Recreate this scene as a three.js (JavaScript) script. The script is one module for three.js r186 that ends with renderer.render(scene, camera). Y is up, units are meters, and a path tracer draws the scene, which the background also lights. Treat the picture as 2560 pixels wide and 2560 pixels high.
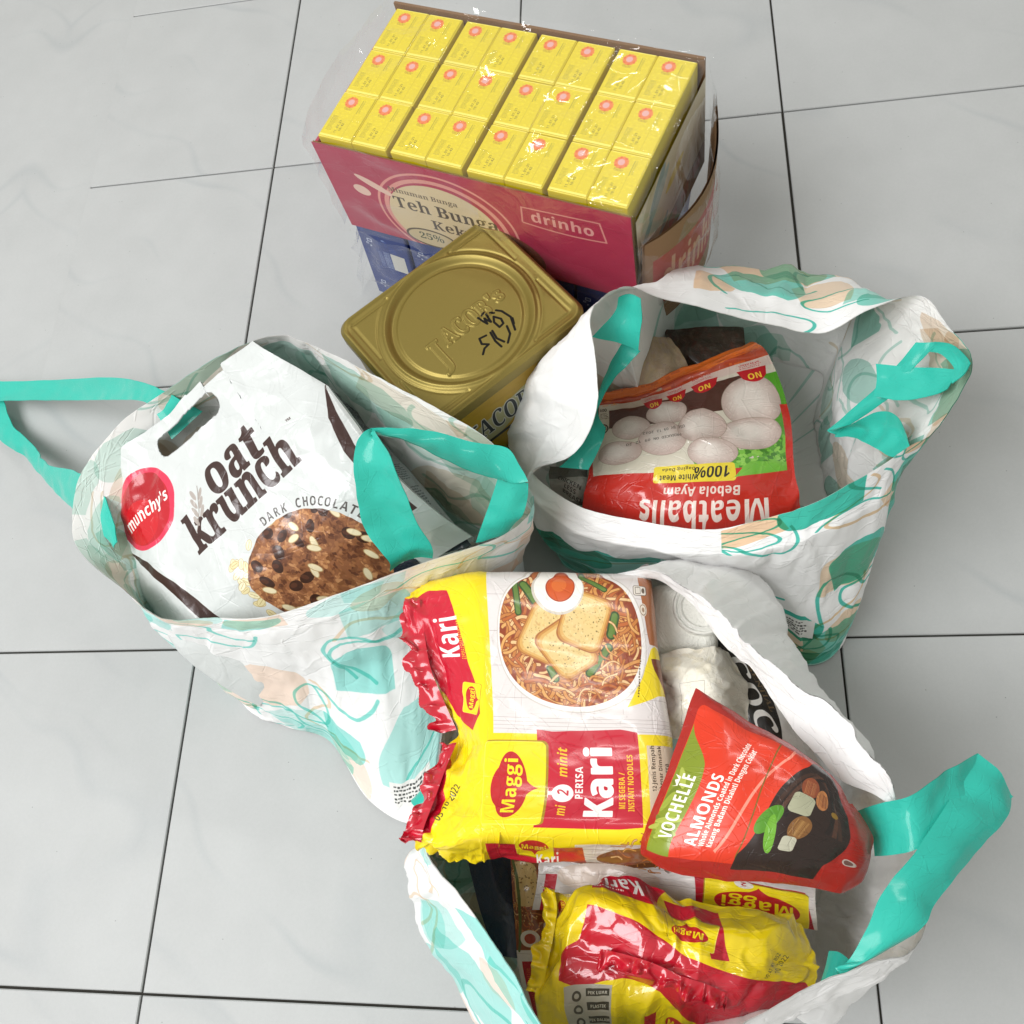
import * as THREE from 'three';
import { mergeGeometries } from 'three/addons/utils/BufferGeometryUtils.js';
import { RoundedBoxGeometry } from 'three/addons/geometries/RoundedBoxGeometry.js';
import { RectAreaLightUniformsLib } from 'three/addons/lights/RectAreaLightUniformsLib.js';
import { createNoise3D } from 'simplex-noise';

/* ---------- camera, light, exposure ---------- */
const scene = new THREE.Scene();
const FOCAL = 2378.69;                              // pixels of the 2560 px photograph
const camera = new THREE.PerspectiveCamera(2 * Math.atan(1280 / FOCAL) * 180 / Math.PI, 1, 0.02, 40);
camera.position.set(0.5113, 0.92105, 0.9098);
camera.rotation.order = 'YXZ';
camera.rotation.set(-1.1341, 0.41254, -0.42001);
camera.updateMatrixWorld(true);
const renderer = new THREE.WebGLRenderer({ antialias: true });
renderer.toneMapping = THREE.LinearToneMapping;
renderer.toneMappingExposure = 0.96;
renderer.shadowMap.enabled = true;
scene.background = new THREE.Color().setRGB(0.55, 0.54, 0.505);   // pale room around
RectAreaLightUniformsLib.init();
function lamp(name, label, w, h, pos, look, rgb, power, glow) {
  const g = new THREE.Group(); g.name = name; g.position.set(...pos); g.lookAt(...look);
  g.userData = { label, category: 'lamp' };
  const m = new THREE.Mesh(new RoundedBoxGeometry(w, h, 0.03, 2, 0.01), new THREE.MeshStandardMaterial({ color: 0xf2f2f0, roughness: 0.6 }));
  m.name = 'housing'; m.position.z = -0.03; g.add(m);
  const d = new THREE.Mesh(new THREE.PlaneGeometry(w * 0.96, h * 0.94), new THREE.MeshStandardMaterial({ color: 0xffffff, emissive: new THREE.Color().setRGB(...rgb), emissiveIntensity: glow }));
  d.name = 'diffuser'; d.position.z = -0.009; g.add(d);
  scene.add(g);
  const l = new THREE.RectAreaLight(new THREE.Color().setRGB(...rgb), power, w * 0.96, h * 0.94);
  l.position.set(...pos); l.lookAt(...look); l.name = name + '_light'; l.castShadow = true; scene.add(l);
}
lamp('window_light_panel', 'large white light panel hanging above and to one side of the groceries', 2.4, 1.6, [-1.1, 2.65, 1.35], [0.35, 0.1, 0.6], [0.985, 0.985, 1], 7.6, 2);
lamp('ceiling_tube_lamp', 'long white tube lamp hanging above the floor', 1.2, 0.12, [1.0, 2.35, -1.3], [0.5, 0, 0.5], [1, 0.99, 0.96], 18, 8);

/* ---------- helpers ---------- */
function mulberry(a) { return () => { a |= 0; a = a + 0x6D2B79F5 | 0; let t = Math.imul(a ^ a >>> 15, 1 | a); t = t + Math.imul(t ^ t >>> 7, 61 | t) ^ t; return ((t ^ t >>> 14) >>> 0) / 4294967296; }; }
const noise = createNoise3D(mulberry(7));
const V3 = (x, y, z) => new THREE.Vector3(x, y, z);
const K = 2560 / 1932;
// a photograph pixel (1932 px wide view) and a height above the floor give a point of the place
function ray(x, y) { return V3((x * K - 1280) / FOCAL, -(y * K - 1280) / FOCAL, -1).applyQuaternion(camera.quaternion); }
function P(x, y, h) { const d = ray(x, y); return d.multiplyScalar((h - camera.position.y) / d.y).add(camera.position); }
const frame = (ox, oy, s) => (x, y, h) => P(ox + x * s, oy + y * s, h);
const Za = frame(0, 603.8, 0.5234), Zc = frame(935.8, 467.9, 0.4766), Zb = frame(739.6, 1056.6, 0.6172);
const Zn = frame(754.7, 1071.7, 0.3047), Zv = frame(1177.4, 1056.6, 0.3359), Zm = frame(1041.5, 618.9, 0.2578), Zl = frame(754.7, 1569.8, 0.4453), Zk = frame(664.2, 784.9, 0.1797);
const used = new Map();
function numbered(n) { const c = used.get(n) || 0; used.set(n, c + 1); return c ? n + '_' + String(c).padStart(3, '0') : n; }
function thing(name, label, category, group) { const g = new THREE.Group(); g.name = numbered(name); g.userData = { label, category }; if (group) g.userData.group = group; scene.add(g); return g; }
function part(name, geo, mat, parent, label) { const m = new THREE.Mesh(geo, mat); m.name = name; m.castShadow = m.receiveShadow = true; if (label) m.userData.label = label; parent.add(m); return m; }
function cr(a, b, c, d, t) { const t2 = t * t, t3 = t2 * t; return 0.5 * (2 * b + (c - a) * t + (2 * a - 5 * b + 4 * c - d) * t2 + (3 * b - a - 3 * c + d) * t3); }
function crv(p, i, t, closed) {
  const n = p.length, g = (k) => closed ? p[((k % n) + n) % n] : p[Math.max(0, Math.min(n - 1, k))], a = g(i - 1), b = g(i), c = g(i + 1), d = g(i + 2);
  return V3(cr(a.x, b.x, c.x, d.x, t), cr(a.y, b.y, c.y, d.y, t), cr(a.z, b.z, c.z, d.z, t));
}
function along(p, s, closed) { const m = closed ? p.length : p.length - 1; let f = s * m, i = Math.min(m - 1, Math.floor(f)); return crv(p, i, f - i, closed); }
function lin(arr, s) { const f = s * (arr.length - 1), i = Math.min(arr.length - 2, Math.floor(f)); return arr[i] + (arr[i + 1] - arr[i]) * (f - i); }
// grid of points -> geometry; rows x cols, uv[r][c]
function gridGeo(pts, uvs, flip) {
  const R = pts.length, C = pts[0].length, pos = [], uv = [], idx = [];
  for (let r = 0; r < R; r++) for (let c = 0; c < C; c++) { const p = pts[r][c]; pos.push(p.x, p.y, p.z); uv.push(...uvs[r][c]); }
  for (let r = 0; r < R - 1; r++) for (let c = 0; c < C - 1; c++) { const a = r * C + c, b = a + 1, d = a + C, e = d + 1; flip ? idx.push(a, b, d, b, e, d) : idx.push(a, d, b, b, d, e); }
  const g = new THREE.BufferGeometry();
  g.setAttribute('position', new THREE.Float32BufferAttribute(pos, 3)); g.setAttribute('uv', new THREE.Float32BufferAttribute(uv, 2)); g.setIndex(idx); g.computeVertexNormals(); return g;
}
function gridNormals(pts) {
  const R = pts.length, C = pts[0].length, out = [];
  for (let r = 0; r < R; r++) { out.push([]); for (let c = 0; c < C; c++) {
    const du = pts[r][Math.min(C - 1, c + 1)].clone().sub(pts[r][Math.max(0, c - 1)]), dv = pts[Math.min(R - 1, r + 1)][c].clone().sub(pts[Math.max(0, r - 1)][c]);
    out[r].push(dv.cross(du).normalize()); } }
  return out;
}
const ridge = (p, f, o = 0) => { const q = noise(p.x * f + o, p.y * f + 3.1 * o, p.z * f - o); return 1 - 2 * Math.min(1, Math.abs(q) * 1.6); };
function crumple(p, amp, f, o) { return amp * (0.7 * ridge(p, f, o) + 0.28 * ridge(p, f * 2.3, o + 5) + 0.07 * ridge(p, f * 5.1, o + 9)); }
// sharp-edged folds: straight facets between random heights on a warped triangle net
const hsh = (i, j, k) => { let t = Math.imul(i, 374761393) ^ Math.imul(j, 668265263) ^ Math.imul(k + 11, 2147483647 ^ 40503); t = Math.imul(t ^ t >>> 13, 1274126177); return ((t ^ t >>> 16) >>> 0) / 2147483648 - 1; };
function facet(x, y, k) {
  x += 0.45 * noise(x * 0.6, y * 0.6, k); y += 0.45 * noise(x * 0.6 + 9, y * 0.6, k + 4);
  const q = (x + y) * 0.3660254, i = Math.floor(x + q), j = Math.floor(y + q), g = (i + j) * 0.2113249, fx = x - (i - g), fy = y - (j - g);
  const a = fx + (fx + fy) * 0.3660254, b = fy + (fx + fy) * 0.3660254;   // position in the sheared cell
  return a > b ? hsh(i, j, k) * (1 - a) + hsh(i + 1, j, k) * (a - b) + hsh(i + 1, j + 1, k) * b : hsh(i, j, k) * (1 - b) + hsh(i, j + 1, k) * (b - a) + hsh(i + 1, j + 1, k) * a;
}
// a filled film pack: control rows (each a row of points), texture knots us / vs, thickness below the face
function pack(ctrl, o = {}) {
  const { nu = 70, nv = 70, us, vs, thick = 0.03, amp = 0.0012, freq = 28, off = 0, edge = 0.12, fold = 0, cell = 0.03, ampAt } = o;
  const R = ctrl.length, pts = [], uvs = [];
  for (let r = 0; r <= nv; r++) {
    const t = r / nv, row = [], ru = [];
    for (let c = 0; c <= nu; c++) {
      const s = c / nu, colpts = ctrl.map((q) => along(q, s, false));
      const p = along(colpts, t, false);
      row.push(p); ru.push([us ? lin(us, s) : s, 1 - (vs ? lin(vs, t) : t)]);
    }
    pts.push(row); uvs.push(ru);
  }
  const nn = gridNormals(pts), avg = V3(0, 0, 0); nn.flat().forEach((n) => avg.add(n));
  const sg = avg.dot(camera.position.clone().sub(pts[nv >> 1][nu >> 1])) > 0 ? 1 : -1;
  const sw = pts[nv >> 1][0].distanceTo(pts[nv >> 1][nu]), sh = pts[0][nu >> 1].distanceTo(pts[nv][nu >> 1]);
  const back = [];
  for (let r = 0; r <= nv; r++) { back.push([]); for (let c = 0; c <= nu; c++) {
    const p = pts[r][c], n = nn[r][c].multiplyScalar(sg), s = c / nu, t = r / nv;
    const w = ampAt ? ampAt(s, t) : 1; p.addScaledVector(n, w * (crumple(p, amp, freq, off) + fold * (facet(s * sw / cell, t * sh / cell, off + 1) + 0.36 * facet(s * sw / cell * 2.3, t * sh / cell * 2.3, off + 2) + 0.05 * facet(s * sw / cell * 5, t * sh / cell * 5, off + 3))));
    const e = Math.min(1, Math.min(s, 1 - s, t, 1 - t) / edge);
    back[r].push(p.clone().addScaledVector(n, -(0.0006 + thick * Math.sqrt(Math.max(0, e * (2 - e))))));
  } }
  const ring = [], ringUv = []; // closed rim strip
  const border = []; for (let c = 0; c <= nu; c++) border.push([0, c]); for (let r = 1; r <= nv; r++) border.push([r, nu]); for (let c = nu - 1; c >= 0; c--) border.push([nv, c]); for (let r = nv - 1; r >= 0; r--) border.push([r, 0]);
  ring.push(border.map(([r, c]) => pts[r][c]), border.map(([r, c]) => back[r][c])); ringUv.push(border.map(([r, c]) => uvs[r][c]), border.map(([r, c]) => uvs[r][c]));
  return mergeGeometries([gridGeo(pts, uvs, sg < 0), gridGeo(back, uvs, sg > 0), gridGeo(ring, ringUv, sg < 0)]);
}
// a flat strap between two edge lines
function strap(ea, eb, o = {}) {
  const { n = 60, m = 8, bow = 0.002, off = 0 } = o, pts = [], uvs = []; let len = 0, last = null;
  for (let i = 0; i <= n; i++) {
    const a = along(ea, i / n), b = along(eb, i / n), mid = a.clone().lerp(b, 0.5); if (last) len += mid.distanceTo(last); last = mid;
    const row = [], ru = [];
    for (let j = 0; j <= m; j++) { const p = a.clone().lerp(b, j / m); row.push(p); ru.push([j / m, len / 0.04]); }
    pts.push(row); uvs.push(ru);
  }
  const nn = gridNormals(pts);
  for (let i = 0; i <= n; i++) for (let j = 0; j <= m; j++) { const s = j / m; pts[i][j].addScaledVector(nn[i][j], bow * Math.sin(s * Math.PI) + 0.0016 * noise(pts[i][j].x * 40 + off, pts[i][j].y * 40, pts[i][j].z * 40)); }
  const b2 = pts.map((r, i) => r.map((p, j) => p.clone().addScaledVector(nn[i][j], -0.0007)));
  return mergeGeometries([gridGeo(pts, uvs, false), gridGeo(b2, uvs, true)]);
}
function canvas(w, h, draw) { const c = document.createElement('canvas'); c.width = w; c.height = h; const x = c.getContext('2d'); draw(x, w, h); return c; }
function tex(w, h, draw, rep) { const t = new THREE.CanvasTexture(canvas(w, h, draw)); t.colorSpace = THREE.SRGBColorSpace; t.magFilter = THREE.LinearFilter; if (rep) t.wrapS = t.wrapT = THREE.RepeatWrapping; return t; }
function bumpTex(n, f) { // grey height map that tiles
  const d = new Uint8Array(n * n * 4);
  for (let y = 0; y < n; y++) for (let x = 0; x < n; x++) { const v = Math.max(0, Math.min(255, 255 * f(x / n, y / n))) | 0, i = (y * n + x) * 4; d[i] = d[i + 1] = d[i + 2] = v; d[i + 3] = 255; }
  const t = new THREE.DataTexture(d, n, n); t.wrapS = t.wrapT = THREE.RepeatWrapping; t.magFilter = THREE.LinearFilter; t.needsUpdate = true; return t;
}
const torus = (u, v, f) => noise(Math.cos(u * 6.2832) * f + Math.cos(v * 6.2832) * f * 0.7, Math.sin(u * 6.2832) * f + 5.2 * f, Math.sin(v * 6.2832) * f + Math.cos(v * 6.2832) * f * 0.35);
const creaseBump = bumpTex(384, (u, v) => { let s = 0; for (const [f, a, o] of [[1.6, 0.5, 0], [3.4, 0.3, 4], [7.5, 0.2, 9]]) s += a * (1 - Math.min(1, Math.abs(torus(u + o * 0.13, v + o * 0.07, f)) * 2.2)); return s; });
// fine straight creases of crushed film, as a tiling height map
const lineBump = (() => {
  const N = 1024, r = mulberry(404), c = canvas(N, N, (x) => {
    x.fillStyle = '#808080'; x.fillRect(0, 0, N, N); x.lineCap = 'round';
    for (let i = 0; i < 420; i++) {
      const px = r() * N, py = r() * N, a = r() * 6.28, l = 30 + 230 * r() * r(), k = (r() - 0.5) * 0.5, w = 1.5 + 5 * r() * r(), up = r() < 0.6;
      for (const dx of [-N, 0, N]) for (const dy of [-N, 0, N]) {
        if (px + dx < -300 || px + dx > N + 300 || py + dy < -300 || py + dy > N + 300) continue;
        const ex = px + dx + l * Math.cos(a), ey = py + dy + l * Math.sin(a), mx = px + dx + l * 0.5 * Math.cos(a + k), my = py + dy + l * 0.5 * Math.sin(a + k);
        for (const [q, al] of [[3, 0.06], [2, 0.1], [1, 0.16]]) { x.strokeStyle = up ? `rgba(255,255,255,${al})` : `rgba(0,0,0,${al})`; x.lineWidth = w * q; x.beginPath(); x.moveTo(px + dx, py + dy); x.lineTo(mx, my); x.lineTo(ex, ey); x.stroke(); }
      }
    }
  });
  const t = new THREE.CanvasTexture(c); t.wrapS = t.wrapT = THREE.RepeatWrapping; t.magFilter = THREE.LinearFilter; return t;
})();
const lineBump2 = lineBump.clone(); lineBump2.repeat.set(3, 1.1);
const lineBump3 = lineBump.clone(); lineBump3.repeat.set(0.35, 0.3);
function text(x, s, px, py, size, o = {}) { // rotated text
  x.save(); x.translate(px, py); x.rotate(o.rot || 0); if (o.skew) x.transform(1, 0, o.skew, 1, 0, 0); x.scale((o.sx || 1) * (o.flip ? -1 : 1), 1);
  x.font = (o.style || 'bold') + ' ' + size + 'px ' + (o.font || 'sans-serif'); if (o.fit) x.scale(o.fit / x.measureText(s).width, 1); x.textAlign = o.align || 'center'; x.textBaseline = 'middle';
  if (o.stroke) { x.lineWidth = o.lw || 6; x.lineJoin = 'round'; x.strokeStyle = o.stroke; x.strokeText(s, 0, 0); }
  x.fillStyle = o.fill || '#fff'; x.fillText(s, 0, 0); x.restore();
}
function poly(x, pts, fill) { x.beginPath(); pts.forEach(([a, b], i) => i ? x.lineTo(a, b) : x.moveTo(a, b)); x.closePath(); x.fillStyle = fill; x.fill(); }
function blob(x, cx, cy, rx, ry, fill, rot = 0) { x.beginPath(); x.ellipse(cx, cy, rx, ry, rot, 0, 7); x.fillStyle = fill; x.fill(); }
function scribble(x, x0, y0, w, h, rows, col, r) { // lines of print too small to read
  x.fillStyle = col; const rh = h / rows;
  for (let i = 0; i < rows; i++) { let p = x0; while (p < x0 + w * (0.8 + 0.2 * r())) { const l = rh * (0.25 + 0.5 * r()); x.fillRect(p, y0 + i * rh + rh * 0.2 * r(), l, rh * (0.3 + 0.3 * r())); p += l + rh * (0.12 + 0.25 * (r() < 0.2 ? 2 : 1) * r()); } }
}
const film = (map, o = {}) => new THREE.MeshPhysicalMaterial({ map, roughness: 0.36, clearcoat: 0.4, clearcoatRoughness: 0.12, bumpMap: lineBump, bumpScale: 0.0011, ...o });

/* ---------- floor ---------- */
const T = 0.33;
{
  const floor = new THREE.Group(); floor.name = 'floor'; floor.userData = { kind: 'structure', label: 'pale grey veined ceramic tile floor with thin dark joints', category: 'floor' }; scene.add(floor);
  part('grout', new THREE.BoxGeometry(6, 0.02, 6).translate(0.4, -0.0135, 0.4), new THREE.MeshStandardMaterial({ color: 0x2c2a24, roughness: 0.95 }), floor);
  const variants = [];
  for (let k = 0; k < 5; k++) {
    const r = mulberry(50 + k), N = 512, d = new Uint8Array(N * N * 4), o = k * 17.3, tone = (r() - 0.5) * 7;
    for (let y = 0; y < N; y++) for (let x = 0; x < N; x++) {
      const u = x / N, v = y / N, w = noise(u * 2.2 + o, v * 2.2, 1) * 0.07, a = (u * 0.55 + v * 0.85) + w;
      const vein = Math.max(0, 1 - Math.abs(noise(a * 2.6, (u - v) * 0.45 + o, 4)) * 6) * Math.max(0, noise(u * 1.7 + o, v * 1.7 + 8, 2) + 0.25);
      const cl = noise(u * 3.1 + o, v * 3.1, 7) * 0.5 + noise(u * 9 + o, v * 9, 3) * 0.25 + noise(u * 60, v * 60, o) * 0.2, sp = r() < 0.00004 ? 0.5 : 1;
      const b = (181 + cl * 4 + tone - vein * 8 + (r() - 0.5) * 3) * sp, i = (y * N + x) * 4;
      d[i] = b - 2; d[i + 1] = b + vein; d[i + 2] = b - 1 + vein * 2; d[i + 3] = 255;
    }
    const t = new THREE.DataTexture(d, N, N); t.colorSpace = THREE.SRGBColorSpace; t.magFilter = THREE.LinearFilter; t.needsUpdate = true;
    t.wrapS = t.wrapT = THREE.MirroredRepeatWrapping; variants.push(new THREE.MeshPhysicalMaterial({ map: t, roughness: 0.38, specularIntensity: 0.35 }));
  }
  function tileGeo(w, d, cl = 0.0009) { // a slab with a small chamfer (none on the left when cl is 0)
    const c = 0.0009, pos = [], uv = [], idx = []; const ring = (x0, x1, z, y) => [[-x0, y, -z], [x1, y, -z], [x1, y, z], [-x0, y, z]];
    const q = (a, b, e, f) => { const i = pos.length / 3; [a, b, e, f].forEach((p) => { pos.push(...p); uv.push(p[0] / T + 0.5, 0.5 - p[2] / T); }); idx.push(i, i + 2, i + 1, i, i + 3, i + 2); };
    const r0 = ring(w / 2 - cl, w / 2 - c, d / 2 - c, 0), r1 = ring(w / 2, w / 2, d / 2, -c), r2 = ring(w / 2, w / 2, d / 2, -0.008);
    q(...r0); for (let k = 0; k < 4; k++) { const n = (k + 1) % 4; q(r0[n], r0[k], r1[k], r1[n]); q(r1[n], r1[k], r2[k], r2[n]); }
    const g = new THREE.BufferGeometry(); g.setAttribute('position', new THREE.Float32BufferAttribute(pos, 3)); g.setAttribute('uv', new THREE.Float32BufferAttribute(uv, 2)); g.setIndex(idx); const f = g.toNonIndexed(); f.computeVertexNormals(); return f;
  }
  const gap = 0.0023, tg = tileGeo(T - gap, T - gap), r = mulberry(3), x0 = P(170, 352, 0).x, part1 = tileGeo(-x0 - gap / 2, T - gap, 0), one = (g, k, x, y, z) => { const m = part('floor_tile', g, variants[k], floor); m.position.set(x, y, z); return m; };
  for (let i = -4; i < 6; i++) for (let j = -5; j < 7; j++) {
    const k = Math.floor(r() * 5), a = (r() - 0.5) * 0.0009, b = (r() - 0.5) * 0.0004, c = (r() - 0.5) * 0.0009;
    if (i < 0 && j < 1) { if (i === -1) one(part1, 0, (x0 - gap / 2) / 2, 0, (j + 0.5) * T); continue; }
    one(tg, k, (i + 0.5) * T + a, b, (j + 0.5) * T + c).rotation.y = k % 2 ? 0 : Math.PI;
  }
  // the far corner, where the joints are not to be seen, is one slab flush with the cut tiles
  const slab = tileGeo(1.2, 6 * T - gap, 0); one(slab, 0, x0 - 0.6 - 0.0001 + 0.0009, -0.00002, -2 * T);
}

/* ---------- printed bag film ---------- */
// white film with loose mint, teal and peach shapes and thin wandering lines; m = pixels per metre
function bagPrint(x, W, H, m, seed, soft, pal, lines, plain, note) {
  const r = mulberry(seed); x.fillStyle = soft ? '#f3f3f0' : '#f7f7f6'; x.fillRect(0, 0, W, H);
  x.globalCompositeOperation = 'multiply'; const n = Math.round(W * H / (m * m) * (pal === STRONG || soft ? 380 : 400));
  for (let k = 0; k < n; k++) {
    const cx = r() * W, cy = r() * H, q = m * (0.018 + 0.019 * r()), a = Math.floor(r() * 4) * Math.PI / 2 + (r() - 0.5) * 0.5, kind = Math.floor(r() * 5), col = pal[Math.floor(r() * pal.length)];
    for (const dx of [-W, 0, W]) {
      if (cx + dx < -200 || cx + dx > W + 200) continue;
      x.save(); x.translate(cx + dx, cy); x.rotate(a); x.fillStyle = col; x.beginPath();
      if (kind === 0) { x.moveTo(-q, q); x.lineTo(-q, -q * 0.1); x.quadraticCurveTo(-q, -q, 0, -q); x.quadraticCurveTo(q, -q, q, 0); x.lineTo(q, q); }
      else if (kind === 1) { x.moveTo(-q * 1.2, 0); x.bezierCurveTo(-q, -q * 1.2, q * 0.9, -q, q * 1.1, -q * 0.1); x.bezierCurveTo(q * 1.1, q * 0.9, -q * 0.6, q * 1.1, -q * 1.2, 0); }
      else if (kind === 2) { x.moveTo(-q, -q); x.lineTo(q * 0.7, -q); x.quadraticCurveTo(q * 1.2, 0, q * 0.4, q * 0.8); x.lineTo(-q * 0.9, q); }
      else if (kind === 3) { x.moveTo(-q, 0); x.quadraticCurveTo(-q * 0.8, -q * 1.2, q * 0.4, -q * 0.9); x.quadraticCurveTo(q * 1.3, -q * 0.2, q * 0.6, q * 0.9); x.lineTo(-q * 0.3, q * 0.7); }
      else { x.moveTo(-q * 0.9, -q * 1.1); x.lineTo(q * 0.3, -q * 1.1); x.lineTo(q * 0.8, q * 0.2); x.quadraticCurveTo(q * 0.5, q * 1.1, -q * 0.3, q * 1.1); x.quadraticCurveTo(-q, q * 0.4, -q * 0.9, -q * 1.1); }
      x.closePath(); x.fill(); x.restore();
    }
  }
  x.lineWidth = m * 0.0028; x.lineCap = 'round';
  for (let k = 0; k < n * 0.55; k++) {
    const cx = r() * W, cy = r() * H, q = m * 0.028, a = r() * 6.28; x.strokeStyle = lines[k % lines.length];
    x.save(); x.translate(cx, cy); x.rotate(a); x.beginPath(); x.moveTo(-q, q); x.bezierCurveTo(-q, -q * 1.4, q * 0.2, -q * 0.9, q * 0.3, 0); x.quadraticCurveTo(q * 0.4, q, q * 1.5, q * 0.6); x.stroke(); x.restore();
  }
  x.globalCompositeOperation = 'source-over'; x.fillStyle = soft ? '#f3f3f0' : '#f7f7f6';
  for (const [u0, u1, v0, v1] of plain) { x.beginPath(); x.moveTo(u0 * W, v0 * H); for (let i = 0; i <= 20; i++) x.lineTo((u0 + (u1 - u0) * i / 20) * W, v0 * H); for (let i = 20; i >= 0; i--) x.lineTo((u0 + (u1 - u0) * i / 20) * W, (v1 + 0.03 * Math.sin(i * 1.3)) * H); x.fill(); }
  if (note && !soft) { x.fillStyle = '#f1f0ec'; x.fillRect(note[0] - 50, note[1] - 50, 100, 64); scribble(x, note[0] - 42, note[1] - 42, 80, 48, 5, '#3a3c3a', r); }
}
const MIDDLE = ['#bfe3da', '#a3d8cc', '#d6ece5', '#f0e0cf', '#b6ded5', '#eddccb'], PALE = ['#bdf0eb', '#a4ebe4', '#d8f6f3', '#fde7d6', '#c6f2ed', '#fdebdd', '#aeede7', '#ffffff', '#ffffff'], STRONG = ['#6fd3c2', '#35bfa9', '#a4dfd4', '#f3d0ab', '#7fd6c7', '#f6dcc0', '#4cc8b5'], FAINT = ['#d5eae3', '#c6e4dc', '#e2efe9', '#f0e6da', '#d9ece6', '#eee3d6'];
function bagMaterials(seed, pal, plain, note) {
  const W = 2048, H = 720, m = 2500, make = (soft) => tex(W, H, (x) => bagPrint(x, W, H, m, seed, soft, soft ? (pal === STRONG ? MIDDLE : FAINT) : pal, soft ? ['#c6e4dc', '#c6e4dc', '#ece2d2'] : pal === STRONG ? ['#4fcab9', '#4fcab9', '#eccfa8'] : ['#8fe3da', '#8fe3da', '#f6e0c6'], plain, note), true);
  const base = { roughness: 0.85, transmission: 0.16, clearcoat: 0.45, clearcoatRoughness: 0.2, bumpMap: lineBump2, bumpScale: 0.0018 };
  return { out: new THREE.MeshPhysicalMaterial({ map: make(false), ...base }), inn: new THREE.MeshPhysicalMaterial({ map: make(true), ...base, clearcoat: 0.25 }) };
}
const strapMat = new THREE.MeshPhysicalMaterial({ color: 0x22c2ae, roughness: 0.75, transmission: 0.2, clearcoat: 0.5, clearcoatRoughness: 0.16, bumpMap: lineBump3, bumpScale: 0.0007 });

function bag(label, cols, centre, o = {}) {
  const g = thing('shopping_bag', label, 'bag'), mats = bagMaterials(o.seed * 13 + 8, o.pal || PALE, o.plain || [], o.note);
  const full = cols.map((c) => {
    const R = c.rim, ctr = V3(centre[0], 0, centre[1]), inw = (p, k, h) => { const q = p.clone().lerp(V3(ctr.x, p.y, ctr.z), k); q.y = h; return q; };
    const lift = c.lift ?? 1, hem = c.hem || (c.mid ? R.clone().lerp(c.mid, 0.3).add(V3(0, 0.004, 0)) : inw(R, (c.lean ?? -0.025) * 0.4, R.y * 0.84));
    const mid = c.mid || inw(R, c.lean ?? 0.05, R.y * 0.5), low = c.low || (c.floor ? mid.clone().lerp(c.floor, 0.6) : inw(mid, 0.06, Math.min(mid.y * 0.4, 0.04))), fl = c.floor || inw(low, 0.12, 0.0015);
    return [R, hem, mid, low, fl];
  });
  const n = full.length, NU = n * 16, NV = 72, pts = [], uvs = [];
  const base = V3(0, 0, 0); full.forEach((c) => base.add(c[4])); base.multiplyScalar(1 / n); base.y = 0.0015;
  const loops = [0, 1, 2, 3, 4].map((k) => full.map((c) => c[k]));
  let per = 0; for (let i = 0; i < n; i++) per += full[i][0].distanceTo(full[(i + 1) % n][0]);
  const amp = o.amp ?? 0.004;
  for (let v = 0; v <= NV; v++) {
    const row = [], ru = [];
    for (let u = 0; u <= NU; u++) {
      const s = (u % NU) / NU, colp = loops.map((l) => along(l, s, true));
      let p; const t = v / (NV - 4);
      if (t < 0.5) { const q = t * 4, k = Math.floor(q); p = colp[k].clone().lerp(colp[k + 1], q - k); } else if (t <= 1) p = along(colp, t, false); else { const q = (v - (NV - 4)) / 4; p = colp[4].clone().lerp(base, q); }
      const a = amp * (0.3 + 0.7 * Math.min(1, t * 3)) * (t > 0.97 ? 0 : 1), cc = V3(base.x, p.y, base.z), dir = p.clone().sub(cc).setY(0).normalize().add(V3(0, 0.4 * Math.max(0, 1 - t), 0)).normalize();
      const mx = Math.abs(s - 0.5) * 2 * per, my = v / NV * 0.34; // metres over the film, mirrored so that the seam closes
      p.addScaledVector(dir, a * (1.1 * facet(mx / 0.085, my / 0.12, o.seed) + 0.6 * facet(mx / 0.036, my / 0.055, o.seed + 20) + 0.2 * facet(mx / 0.014, my / 0.02, o.seed + 40))); if (p.y < 0.0012) p.y = 0.0012;
      row.push(p); ru.push([u / NU, 1 - v / NV]);
    }
    pts.push(row); uvs.push(ru);
  }
  const nn = gridNormals(pts); let sgn = 0; const mv = Math.floor(NV / 2);
  for (let u = 0; u < NU; u++) sgn += nn[mv][u].dot(pts[mv][u].clone().sub(V3(base.x, pts[mv][u].y, base.z)));
  sgn = sgn > 0 ? 1 : -1;
  const inner = pts.map((r, i) => r.map((p, j) => { const q = p.clone().addScaledVector(nn[i][j], -sgn * 0.0006); if (i > NV - 5) q.y += 0.0008; return q; }));
  part('outer_film', gridGeo(pts, uvs, sgn < 0), mats.out, g); part('inner_film', gridGeo(inner, uvs, sgn > 0), mats.inn, g);
  return g;
}
const E = (f, list) => list.map((p) => f(...p));

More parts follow.
